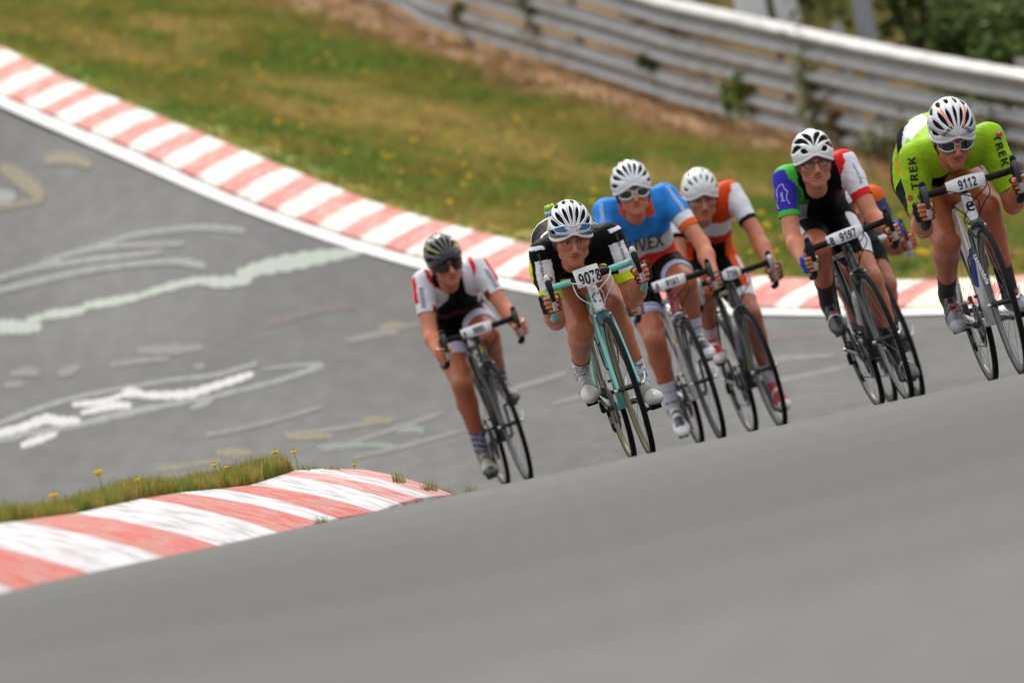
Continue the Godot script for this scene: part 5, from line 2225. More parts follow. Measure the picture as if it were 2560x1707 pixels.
func jersey_color(sp: Dictionary, j: Dictionary, g: int, p: Vector3, n: Vector3) -> Color:
	var z := zone(j, g, p)
	var arm: bool = z.g == 1 or z.g == 2
	var s := 1.0 if z.g == 1 else -1.0
	var x: float = z.x
	var u: float = z.u
	var t: float = z.t
	var black := Color(0.004, 0.004, 0.005)
	var white := Color(0.76, 0.75, 0.79)
	var mid: Vector3 = j.P.lerp(j.sm, clampf(u, 0.0, 1.2)) + j.up * 0.02
	var radial := (p - mid).normalized()
	var chest: float = -radial.dot(j.up)      # 1 on the chest, -1 on the back
	if arm:      # direction away from the arm bone
		var S: Vector3 = j.sh_l if s > 0.0 else j.sh_r
		var E: Vector3 = j.el_l if s > 0.0 else j.el_r
		var ad := (E - S).normalized()
		var rv := p - S
		n = (rv - ad * rv.dot(ad)).normalized()
	var collar := p.distance_to(j.top) < 0.100 and not arm
	if collar:
		match sp.id:
			3:
				return Color(0.78, 0.10, 0.02)
			4:
				return Color(0.55, 0.05, 0.02)
			1, 5:
				return black
	match sp.id:
		1:
			var red := Color(0.72, 0.025, 0.03)
			if arm:
				var o := n.x * s
				if t > sp.sleeve - 0.035 and n.x * s < -0.55:
					return Color(0.30, 0.02, 0.03)
				if absf(o - 0.80) < 0.16 and t > -0.02 and t < 0.13:
					return red
				return white
			if absf(x) < lerpf(0.115, 0.05, smoothstep(0.62, 0.95, u)) and chest > -0.1:
				if absf(u - 0.42) < 0.05 and absf(x) < 0.10:
					return Color(0.10, 0.03, 0.035)
				return black
			if u > 0.95 and absf(x) < 0.05:
				return black
			if absf(x) > 0.10 and u < 0.45:
				return Color(0.10, 0.05, 0.055)
			if absf(absf(x) - 0.125) < 0.014 and u > 0.75:
				return red
			return white
		2:
			var neon := Color(0.66, 0.80, 0.02)
			if arm:
				if t > sp.sleeve - 0.045:
					return neon if fmod(t * 400.0, 7.0) > 1.0 else neon * 0.85
				if t > 0.028 and n.z > 0.05 and (n.x * s > -0.45):
					if n.x * s > 0.72 + t:
						return black
					return white
				if t > -0.036 and t < -0.020:
					return white
				return black
			if u < 0.16:
				return neon
			if u < 0.20 and chest > 0.0:
				return black
			if chest > 0.25 and absf(u - 0.30 - absf(x) * 0.4) < 0.035 and absf(x) < 0.09:
				return Color(0.62, 0.22, 0.01)
			if absf(x) > 0.095 and u < 0.45 and chest > -0.2:
				return white
			if chest < 0.3 and absf(u - 0.80 + absf(x) * 0.35) < 0.03 and absf(x) > 0.05:
				return white
			if chest < -0.1 and absf(u - 0.45 + absf(x) * 0.6) < 0.05 and x < 0.0:
				return white
			return black
		3:
			var blue := Color(0.035, 0.26, 0.74)
			var red3 := Color(0.66, 0.045, 0.02)
			if arm:
				if t > sp.sleeve - 0.036:
					return Color(0.78, 0.12, 0.02)
				if t > sp.sleeve - 0.085:
					return white
				return blue * (1.0 + 0.25 * fine.get_noise_3dv(p * 14.0))
			if u > 0.96 and absf(x) < 0.075:
				return Color(0.78, 0.10, 0.02)
			if chest > -0.2:
				if u < 0.40 - absf(x) * 0.30:
					return red3
				if u < 0.63 - absf(x) * 0.25:
					return Color(0.62, 0.60, 0.58)
			return blue * (1.0 + 0.3 * fine.get_noise_3dv(p * 14.0))
		4:
			var orange := Color(0.76, 0.075, 0.014)
			if arm:
				if t > sp.sleeve - 0.022:
					return black
				if t < -0.012:
					return orange
				return white
			if chest > -0.1:
				if u > 0.78:
					return orange * 0.85
				if u > 0.55 and absf(x) < 0.13:
					return white
				if u > 0.44:
					return Color(0.55, 0.03, 0.02)
				return black if absf(x) < 0.09 else orange
			return orange
		5:
			var green := Color(0.07, 0.52, 0.05)
			var blue5 := Color(0.045, 0.035, 0.42)
			var red5 := Color(0.72, 0.02, 0.02)
			if arm and s < 0.0:
				if t > sp.sleeve - 0.026 or t < -0.028:
					return green
				if n.x > 0.70:
					return Color(0.03, 0.22, 0.03)
				return blue5
			if arm:
				if t > sp.sleeve - 0.035:
					return red5
				if t < -0.024:
					return red5
				return white
			if chest < -0.25:
				return Color(0.035, 0.015, 0.03) if u < 0.9 else (green if x < 0.0 else red5)
			if u > 0.86:
				if x < -0.10:
					return green
				if x > 0.10:
					return red5
				return black
			if x < -0.075:
				return Color(0.03, 0.22, 0.03) if u > 0.72 else Color(0.30, 0.30, 0.32)
			if x > 0.10 and u > 0.6:
				return red5
			return black
		6:
			if arm:
				if t > 0.02:
					return Color(0.05, 0.07, 0.16) if t < 0.13 else Color(0.16, 0.18, 0.26)
				return Color(0.70, 0.12, 0.02)
			return Color(0.05, 0.07, 0.30) if absf(x) < 0.08 else Color(0.70, 0.14, 0.02)
		7:
			var lime := Color(0.31, 0.54, 0.018)
			if arm:
				return lime
			if chest < 0.1 and x < -0.02:
				var q := u + x * 0.6
				if absf(q - 0.55) < 0.13 and x > -0.13:
					return white
				if x < -0.085 and u > 0.34 and u < 0.62:
					return Color(0.70, 0.70, 0.76) if u > 0.52 else black
			if absf(chest - 0.1) < 0.22 and x < -0.09 and u > 0.15 and u < 0.72:
				return Color(0.80, 0.42, 0.01)
			if u > 0.97:
				return lime * 0.9
			return lime
	return black

func shorts_color(sp: Dictionary, j: Dictionary, g: int, p: Vector3, n: Vector3) -> Color:
	var z := zone(j, g, p)
	var black := Color(0.004, 0.004, 0.005)
	var s := 1.0 if z.g == 3 else -1.0
	var cutl: float = sp.get("short", 0.29)
	if z.g >= 3:
		var H: Vector3 = j.hip_l if s > 0.0 else j.hip_r
		var K: Vector3 = j.knee_l if s > 0.0 else j.knee_r
		var ad := (K - H).normalized()
		n = ((p - H) - ad * (p - H).dot(ad)).normalized()
		match sp.id:
			1:
				if z.t > cutl - 0.065:
					return Color(0.60, 0.58, 0.70)
				if n.x * s > 0.55:
					return Color(0.42, 0.40, 0.46)
			3:
				if z.t > cutl - 0.05:
					return Color(0.62, 0.64, 0.76) if fmod(z.t * 100.0, 2.6) > 0.8 else Color(0.16, 0.24, 0.50)
			4:
				if n.x * s > 0.25:
					return Color(0.80, 0.10, 0.018) if n.x * s < 0.7 and z.t < cutl - 0.05 else Color(0.72, 0.70, 0.74)
				if z.t > cutl - 0.05:
					return Color(0.72, 0.70, 0.74)
			5:
				if n.x * s > 0.35:
					return Color(0.72, 0.71, 0.76)
			2:
				if z.t > cutl - 0.045:
					return Color(0.64, 0.76, 0.03)
	elif sp.id == 4 and absf(z.x) > 0.095:
		return Color(0.80, 0.10, 0.018)
	return black

func sock_color(sp: Dictionary, j: Dictionary, p: Vector3) -> Color:
	match sp.id:
		1:
			return Color(0.10, 0.09, 0.14) if fmod(p.y * 60.0 + p.x * 30.0, 2.0) < 1.2 else Color(0.42, 0.40, 0.58)
		2:
			var q := fine.get_noise_3dv(p * 120.0)
			return Color(0.68, 0.68, 0.74) if q > -0.12 else Color(0.05, 0.05, 0.07)
		3:
			return Color(0.66, 0.66, 0.76) if fmod(p.y * 100.0, 5.5) > 0.7 else Color(0.06, 0.06, 0.10)
		4:
			return Color(0.64, 0.63, 0.70)
		_:
			return Color(0.012, 0.012, 0.014)

func project_words(f: Field, text: String, tall: float, o: Vector3, xd: Vector3, nd: Vector3, squeeze := 1.0, out := 0.0115) -> MB:
	var lm := letters(text, tall, squeeze)
	var z := nd.normalized()
	var x := (xd - z * xd.dot(z)).normalized()
	var y := z.cross(x)
	for i in lm.v.size():
		var q := o + x * lm.v[i].x + y * lm.v[i].y + z * 0.09
		lm.v[i] = f.touch(q, -z) + z * out
		lm.n[i] = z
	return lm

func lettering_for(sp: Dictionary, j: Dictionary, f: Field) -> Array:
	var out := []
	for w in sp.get("words_at", []):
		# [text, height, place, along, squeeze, colour]
		var o := Vector3.ZERO
		var x := Vector3.RIGHT
		var nd := Vector3(0, 0, 1)
		var lift := 0.0125
		match w[2]:
			"arm_r", "arm_l":
				var side: String = w[2].substr(4)
				var S: Vector3 = j["sh_" + side]
				var E: Vector3 = j["el_" + side]
				o = S.lerp(E, w[3] / S.distance_to(E))
				x = (E - S) * (1.0 if side == "l" else -1.0)
				nd = Vector3((0.35 if side == "l" else -0.35) + w[6], 0.25, 1.0)
			"chest":
				lift = 0.019
				o = j.P.lerp(j.sm, w[3]) + Vector3(w[6], 0, 0)
				x = j.sh_l - j.sh_r
				nd = Vector3(0, 0.15, 1.0)
		out.append([project_words(f, w[0], w[1], o, x, nd, w[4], lift), w[5]])
	return out

# ------------------------------------------------------------------ helmets, glasses, gloves, shoes
func shell_point(ph: float, ps: float, k: float) -> Vector3:
	var a := deg_to_rad(ph)
	var b := deg_to_rad(ps)
	var cp := pow(maxf(cos(b), 0.0), 0.85)
	return Vector3(0, 0.040, -0.014) + Vector3(0.104 * k * sin(a) * cp, 0.118 * k * cos(a) * cp, 0.146 * k * sin(b))

func vents_of(kind: String) -> Array:
	match kind:
		"race":
			return [[0, 46, 27, 5.5], [21, 47, 27, 6.5], [43, 42, 27, 7.0], [66, 36, 25, 6.5], [90, 28, 20, 6], [11, -2, 16, 5.5], [33, -6, 18, 6.5], [57, -10, 18, 7], [82, -16, 16, 7], [0, -42, 16, 6], [24, -48, 16, 7], [50, -50, 15, 7]]
		"fan":
			return [[16, 44, 31, 9.5, -0.40], [43, 38, 30, 10.5, -0.50], [72, 28, 24, 10, -0.5], [72, 62, 13, 13, 0.0], [13, -14, 20, 8.5, 0.3], [40, -18, 20, 9, 0.3], [70, -22, 16, 9, 0.2], [0, -50, 14, 7], [28, -54, 14, 8]]
		"few":
			return [[0, 44, 11, 3.5], [27, 46, 15, 5], [52, 40, 15, 5], [13, 12, 10, 4], [38, 8, 10, 4], [80, 30, 14, 5], [0, -20, 12, 4], [28, -24, 12, 5]]
	return []

func vent_value(vents: Array, ph: float, ps: float) -> float:
	var m := -90.0
	for v in vents:
		for s in ([1.0, -1.0] if v[0] != 0 else [1.0]):
			var q: float = (ps - v[1]) / v[2]
			var tilt: float = v[4] if v.size() > 4 else 0.0
			m = maxf(m, v[3] * (1.0 - q * q) - absf(ph - (v[0] + tilt * (ps - v[1])) * s))
	return m

func helmet(person: Node3D, sp: Dictionary, head: Transform3D) -> void:
	var vents := vents_of(sp.helmet.kind)
	var f := Field.new()
	var NP := 112
	var NS := 92
	var s := PackedFloat32Array()
	var rows := []
	var inner := []
	for i in NS + 1:
		var ps := -89.3 + 178.6 * i / NS
		var r := PackedVector3Array()
		var r2 := PackedVector3Array()
		for k in NP + 1:
			var ph := -114.0 + 228.0 * k / NP
			var val := vent_value(vents, ph, ps)
			var edge := absf(val)
			var kk := 1.0 - 0.035 * exp(-edge / 2.2)
			# swept ribs stand a little proud
			kk += 0.012 * cos(deg_to_rad(ph * 8.0)) * exp(-pow((ps - 20.0) / 60.0, 2.0))
			r.append(shell_point(ph, ps, kk))
			r2.append(shell_point(ph, ps, 0.855))
			s.append(-val)
		rows.append(r)
		inner.append(r2)
	var g := MB.new()
	g.grid(rows)
	f.v = g.v
	f.n = g.n
	f.ix = g.ix
	var base: Color = sp.helmet.base
	var trim: Color = sp.helmet.get("trim", base)
	var paint_fn := func(p: Vector3, n: Vector3) -> Color:
		var q := p - Vector3(0, 0.040, -0.014)
		var ps := rad_to_deg(asin(clampf(q.z / 0.146, -1.0, 1.0)))
		var ph := rad_to_deg(atan2(q.x / 0.104, q.y / 0.118))
		match sp.helmet.get("marks", ""):
			"orange":
				if absf(absf(ph) - 32.0) < 3.2 and ps > -20.0 and ps < 74.0:
					return trim
				if absf(absf(ph) - 80.0) < 10.0 and ps > 5.0:
					return Color(0.30, 0.30, 0.32)
			"lines":
				for c in [10.0, 32.0, 54.0]:
					if absf(absf(ph) - c) < 1.0:
						return trim
				if absf(absf(ph) - 100.0) < 6.0 and ps > 10.0:
					return trim * 2.0
			"yellow":
				if absf(absf(ph) - 55.0) < 4.0 and ps > -10.0 and ps < 62.0:
					return trim
				if absf(fmod(absf(ph), 22.0) - 11.0) < 1.6:
					return Color(0.14, 0.14, 0.145)
		return base
	var outer := cut(f, s, 0.0, 0.0, paint_fn, true)
	var hm := put(person, "helmet", outer.mesh(), vmat("helmet_shell", 0.25, 0.0, 0.5), head)
	var im := MB.new()
	im.grid(inner)
	put(hm, "helmet_liner", im.mesh(), mat("helmet_liner", Color(0.010, 0.010, 0.011), 0.85))
	# rolled lower rim
	var rim := []
	for i in 41:
		var ps := -86.0 + 172.0 * i / 40.0
		rim.append(shell_point(114.0, ps, 0.99))
	for i in 41:
		var ps2 := 86.0 - 172.0 * i / 40.0
		rim.append(shell_point(-114.0, ps2, 0.99))
	var rm := MB.new()
	rm.tube(rim, 0.0062, 8)
	put(hm, "helmet_rim", rm.mesh(), mat("helmet_rim_" + str(sp.id), sp.helmet.get("rim", base), 0.3))
	var st := MB.new()
	for e in [-1.0, 1.0]:
		st.tube(bez([Vector3(e * 0.086, 0.010, 0.035), Vector3(e * 0.082, -0.045, 0.022), Vector3(e * 0.054, -0.094, 0.026), Vector3(e * 0.018, -0.119, 0.046), Vector3(0, -0.121, 0.048)], 5), 0.0034, 6, true, 0.5, Vector3(0, 0, 1))
		st.tube(bez([Vector3(e * 0.090, 0.000, -0.05), Vector3(e * 0.084, -0.040, -0.01), Vector3(e * 0.080, -0.055, 0.020)], 4), 0.004, 6)
	put(person, "chin_strap", st.mesh(), mat("strap_black", Color(0.012, 0.012, 0.013), 0.7), head)
	for w in sp.helmet.get("words", []):
		var p0 := shell_point(w[1], w[2], 1.022)
		var nn := (p0 - Vector3(0, 0.04, -0.014)).normalized()
		var xd := (shell_point(w[1] + 4.0, w[2], 1.0) - shell_point(w[1] - 4.0, w[2], 1.0)).normalized()
		xd = (xd + (Vector3(0, 0.55 * signf(w[1]), 0))).normalized()
		xd = (xd - nn * xd.dot(nn)).normalized()
		var lm := letters(w[0], w[3], 1.0)
		put(hm, "lettering", lm.mesh(), mat("helmet_ink", Color(0.015, 0.015, 0.016), 0.4), Transform3D(Basis(xd, nn.cross(xd), nn), p0))

func glasses(person: Node3D, sp: Dictionary, head: Transform3D) -> void:
	var q: Dictionary = sp.glasses
	var lens_m := StandardMaterial3D.new()
	if mats.has(q.lens_key):
		lens_m = mats[q.lens_key]
	else:
		lens_m.resource_name = q.lens_key
		lens_m.albedo_color = lin(q.lens.r, q.lens.g, q.lens.b)
		lens_m.roughness = 0.06
		lens_m.metallic = q.get("metal", 0.0)
		lens_m.clearcoat_enabled = true
		lens_m.clearcoat = 1.0
		lens_m.clearcoat_roughness = 0.03
		mats[q.lens_key] = lens_m
	var root := Node3D.new()
	root.name = "glasses"
	person.add_child(root, true)
	root.transform = head * Transform3D(Basis(Vector3.RIGHT, deg_to_rad(q.get("tilt", 0.0))), q.get("up", Vector3.ZERO))
	var R: float = q.get("R", 0.094)
	var fm: Material = q.frame
	var tall: float = q.get("tall", 0.018)
	var pt := func(th: float, y: float, o: float) -> Vector3:
		return Vector3((R + o) * sin(th) * 0.97, y, 0.008 + (R + o) * cos(th))
	for s in [-1.0, 1.0]:
		var outline := []
		var rows := []
		for i in 13:
			var u := i / 12.0
			var th: float = s * lerpf(deg_to_rad(q.get("in", 7.0)), deg_to_rad(q.get("outer", 58.0)), u)
			var hi := 0.004 + tall * (0.55 + 0.25 * sin(PI * minf(u * 1.3, 1.0)))
			var lo := -tall * (0.35 + 0.65 * sin(PI * clampf(0.12 + u * 0.80, 0.0, 1.0)))
			if q.get("square", false):
				hi = tall * 0.75 * (1.0 - pow(absf(u * 2.0 - 1.0), 6.0) * 0.35)
				lo = -tall * 0.85 * (1.0 - pow(absf(u * 2.0 - 1.0), 4.0) * 0.4)
			var r := PackedVector3Array()
			for k in 5:
				r.append(pt.call(th, lerpf(lo, hi, k / 4.0), 0.0))
			rows.append(r)
		for i in 13:
			outline.append(rows[i][4])
		var lower := []
		for i in 13:
			lower.append(rows[12 - i][0])
		outline.append_array(lower)
		outline.append(outline[0])
		if not q.get("clear", false):
			var lb := MB.new()
			lb.grid(rows, false, false, Vector3(0, 0, 1))
			put(root, "lens", lb.mesh(), lens_m)
		else:
			var cm := StandardMaterial3D.new()
			cm.resource_name = "clear_lens"
			cm.albedo_color = Color(0.9, 0.92, 0.92, 0.05)
			cm.transparency = BaseMaterial3D.TRANSPARENCY_ALPHA
			cm.roughness = 0.03
			var lb2 := MB.new()
			lb2.grid(rows, false, false, Vector3(0, 0, 1))
			put(root, "lens", lb2.mesh(), mats.get_or_add("clear_lens", cm))
		var fb := MB.new()
		fb.tube(outline, q.get("wire", 0.0028), 6, false)
		fb.tube(bez([rows[12][3], Vector3(s * R * 0.93, 0.006, 0.03), Vector3(s * (R - 0.009), 0.004, -0.03)], 4), [0.0035, 0.0035, 0.0034, 0.0033, 0.0032, 0.003, 0.003, 0.003, 0.003], 6)
		put(root, "frame", fb.mesh(), fm)
	var br := MB.new()
	br.tube(bez([pt.call(-deg_to_rad(q.get("in", 7.0)), 0.008, 0.0), pt.call(0.0, 0.009, 0.004), pt.call(deg_to_rad(q.get("in", 7.0)), 0.008, 0.0)], 4), q.get("wire", 0.0028), 6)
	put(root, "bridge", br.mesh(), fm)

func shoe(person: Node3D, sp: Dictionary, t: Transform3D, side: float) -> void:
	var f: Field = cache["shoe"]
	var q: Dictionary = sp.shoe
	var mb := MB.new()
	mb.v = f.v.duplicate()
	mb.n = f.n.duplicate()
	mb.ix = f.ix.duplicate()
	for p in f.v:
		var c: Color = q.upper
		if p.y < 0.013:
			c = q.sole
		elif p.z > 0.050:
			c = q.toe
		elif absf(p.x) > 0.026 and p.z > -0.03 and p.z < 0.05 and q.has("side"):
			c = q.side
		elif p.y > 0.118:
			c = q.upper * 0.5
		mb.c.append(c)
	var o := put(person, "shoe", mb.mesh(), vmat("shoe_leather", 0.38, 0.0, 0.25), t)
	for st in q.straps:
		var s := PackedFloat32Array()
		for p in f.v:
			s.append(minf(st[1] - absf(p.z + (p.y - 0.05) * 0.6 - st[0]), p.y - 0.026))
		var sm := cut(f, s, 0.0030, 0.0, func(_p: Vector3, _n: Vector3) -> Color: return st[2], false)
		put(o, "shoe_strap", sm.mesh(), vmat("shoe_strap", 0.4))
	for d in q.get("dots", []):
		var db := MB.new()
		db.ball(Vector3(d[0], d[1], d[2]), Vector3(0.011, 0.008, 0.011))
		put(o, "buckle", db.mesh(), mat("shoe_red", Color(0.55, 0.015, 0.015), 0.35))
	if q.has("word"):
		var lm := letters(q.word, 0.012, 0.9)
		put(o, "lettering", lm.mesh(), mat("letter_white", Color(0.78, 0.78, 0.78), 0.5), Transform3D(Basis(Vector3.RIGHT, deg_to_rad(-58.0)), Vector3(0, 0.1185, -0.0935)))
	var cl := MB.new()
	cl.box(Transform3D(Basis(), Vector3(0, -0.001, 0.0)), Vector3(0.05, 0.012, 0.06), 0.003)
	put(o, "cleat", cl.mesh(), mat("black_part", Color.BLACK))

func make_rider(sp: Dictionary, t: Transform3D) -> void:
	var j: Dictionary = sp.j
	var person := thing("person", sp.label, "person", t)
	var skin := vmat("skin", 0.36)
	skin.subsurf_scatter_enabled = true
	skin.subsurf_scatter_strength = 0.12
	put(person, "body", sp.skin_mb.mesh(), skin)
	put(person, "jersey", sp.jersey_mb.mesh(), vmat("jersey_cloth", 0.55, 0.04, 0.0, 0.18))
	put(person, "shorts", sp.shorts_mb.mesh(), vmat("shorts_cloth", 0.5, 0.03, 0.0, 0.18))
	for side in [3, 4]:
		put(person, "sock", sp["sock_mb_%d" % side].mesh(), vmat("sock_cloth", 0.8, 0.1))
	var hs: Vector3 = sp.get("head_size", Vector3.ONE)
	var head: Transform3D = j.head * Transform3D(Basis().scaled(hs), Vector3.ZERO)
	helmet(person, sp, j.head * Transform3D(Basis().scaled(Vector3.ONE * sp.helmet.get("size", 1.0)), sp.helmet.get("shift", Vector3(0, 0.013, -0.005))))
	# eyes
	for s in [-1.0, 1.0]:
		var eb := MB.new()
		eb.ball(Vector3(s * 0.032, -0.001, 0.0715), Vector3(0.0125, 0.0115, 0.0125))
		var e := put(person, "eye", eb.mesh(), mat("eye_white", Color(0.55, 0.50, 0.47), 0.2), head)
		var ib := MB.new()
		ib.ball(Vector3(s * 0.032, -0.001, 0.0805), Vector3(0.0062, 0.0062, 0.0042))
		put(e, "iris", ib.mesh(), mat("eye_iris", Color(0.03, 0.022, 0.018), 0.15))
		var lb := MB.new()
		lb.tube(bez([Vector3(s * 0.018, 0.002, 0.083), Vector3(s * 0.031, 0.0075, 0.0855), Vector3(s * 0.046, 0.002, 0.076)], 4), 0.0030, 6)
		put(e, "eyelid", lb.mesh(), mat("eyelid_%d" % sp.id, Color(sp.skin.r * 0.7, sp.skin.g * 0.6, sp.skin.b * 0.55), 0.5))
	if sp.has("glasses"):
		glasses(person, sp, head)
	for s in [-1.0, 1.0]:
		var side := "l" if s > 0.0 else "r"
		shoe(person, sp, j["shoe_" + side], s)
		if sp.has("glove"):
			var f: Field = cache["hand"]
			var sc := PackedFloat32Array()
			for p in f.v:
				sc.append(minf((0.017 if p.x > 0.0 else 0.010) - p.z, p.z + 0.100))
			var gl: Dictionary = sp.glove
			var gm := cut(f, sc, 0.0028, 0.0, func(p: Vector3, _n: Vector3) -> Color: return gl.back if p.x > 0.030 else gl.palm, true)
			var mb := MB.new()
			mb.add(gm, hand_at(j, s))
			put(person, "glove", mb.mesh(), vmat("glove_cloth", 0.6, 0.05, 0.0, 0.25))
	for z in sp.get("marks_at", []):
		jersey_mark(person, sp, j, z)
	if sp.has("zip"):
		var zp := []
		for i in 15:
			var u := lerpf(0.93, sp.zip, i / 14.0)
			var q: Vector3 = j.P.lerp(j.sm, u)
			var hit: Vector3 = sp.f.touch(q + Vector3(0, 0, 0.25) - j.up * 0.05, Vector3(0, 0, -1))
			zp.append(hit + Vector3(0, 0.001, 0.0085))
		var zb := MB.new()
		zb.tube(zp, 0.0028, 6)
		put(person, "zip", zb.mesh(), mat("zip_grey", Color(0.35, 0.36, 0.38), 0.4, 0.3))
	for w in lettering_for(sp, j, sp.f):
		put(person, "jersey_lettering", w[0].mesh(), mat("print_%s" % w[1].to_html(), w[1], 0.6))
	for pk in sp.get("pocket", []):
		var pb := MB.new()
		var rr := []
		for i in 7:
			var r := PackedVector3Array()
			for k in 7:
				var a: Vector3 = pk[0] + Vector3((k - 3) * 0.0075, (i - 3) * 0.009, 0.0)
				r.append(a + Vector3(0, 0, 0.012 * sin(k * 1.9 + i) + 0.01 * cos(i * 1.4)))
			rr.append(r)
		pb.grid(rr, false, false, Vector3(0, 0.3, 1))
		put(person, "pocket_wrapper", pb.mesh(), mat("wrapper_%d" % int(pk[1].g * 100), pk[1], 0.4))

func jersey_mark(person: Node3D, sp: Dictionary, j: Dictionary, z: Array) -> void:
	# ["disc", arm, along, up, radius, colours] or ["line", arm, along, up, points, width, colour]
	var side: String = z[1]
	var S: Vector3 = j["sh_" + side]
	var E: Vector3 = j["el_" + side]
	var sg := 1.0 if side == "l" else -1.0
	var nd := Vector3(0.35 * sg + (z[7] if z.size() > 7 else 0.0), 0.25, 1.0).normalized()
	var x := ((E - S) * sg)
	x = (x - nd * x.dot(nd)).normalized()
	var y := nd.cross(x)
	var o: Vector3 = S.lerp(E, z[2] / S.distance_to(E)) + y * z[3]
	var on := func(a: float, b: float, out: float) -> Vector3:
		return sp.f.touch(o + x * a + y * b + nd * 0.09, -nd) + nd * out
	var mb := MB.new()
	if z[0] == "disc":
		var rows := []
		for i in 4:
			var r := PackedVector3Array()
			for k in 16:
				var t := TAU * k / 16.0
				r.append(on.call(cos(t) * z[4] * i / 3.0, sin(t) * z[4] * 1.35 * i / 3.0, 0.0125))
			rows.append(r)
		mb.grid(rows, true, false, nd)
		for i in mb.c.size():
			mb.c[i] = z[5][int(i % 16 / 16.0 * z[5].size())]
		put(person, "jersey_badge", mb.mesh(), vmat("badge_print", 0.6))
	else:
		var pts := []
		for p in z[4]:
			pts.append(on.call(p[0], p[1], 0.0115))
		mb.tube(bez(pts, 3), z[5], 5)
		put(person, "jersey_drawing", mb.mesh(), mat("drawing_white", Color(0.6, 0.62, 0.72), 0.6))

var riders: Array = []

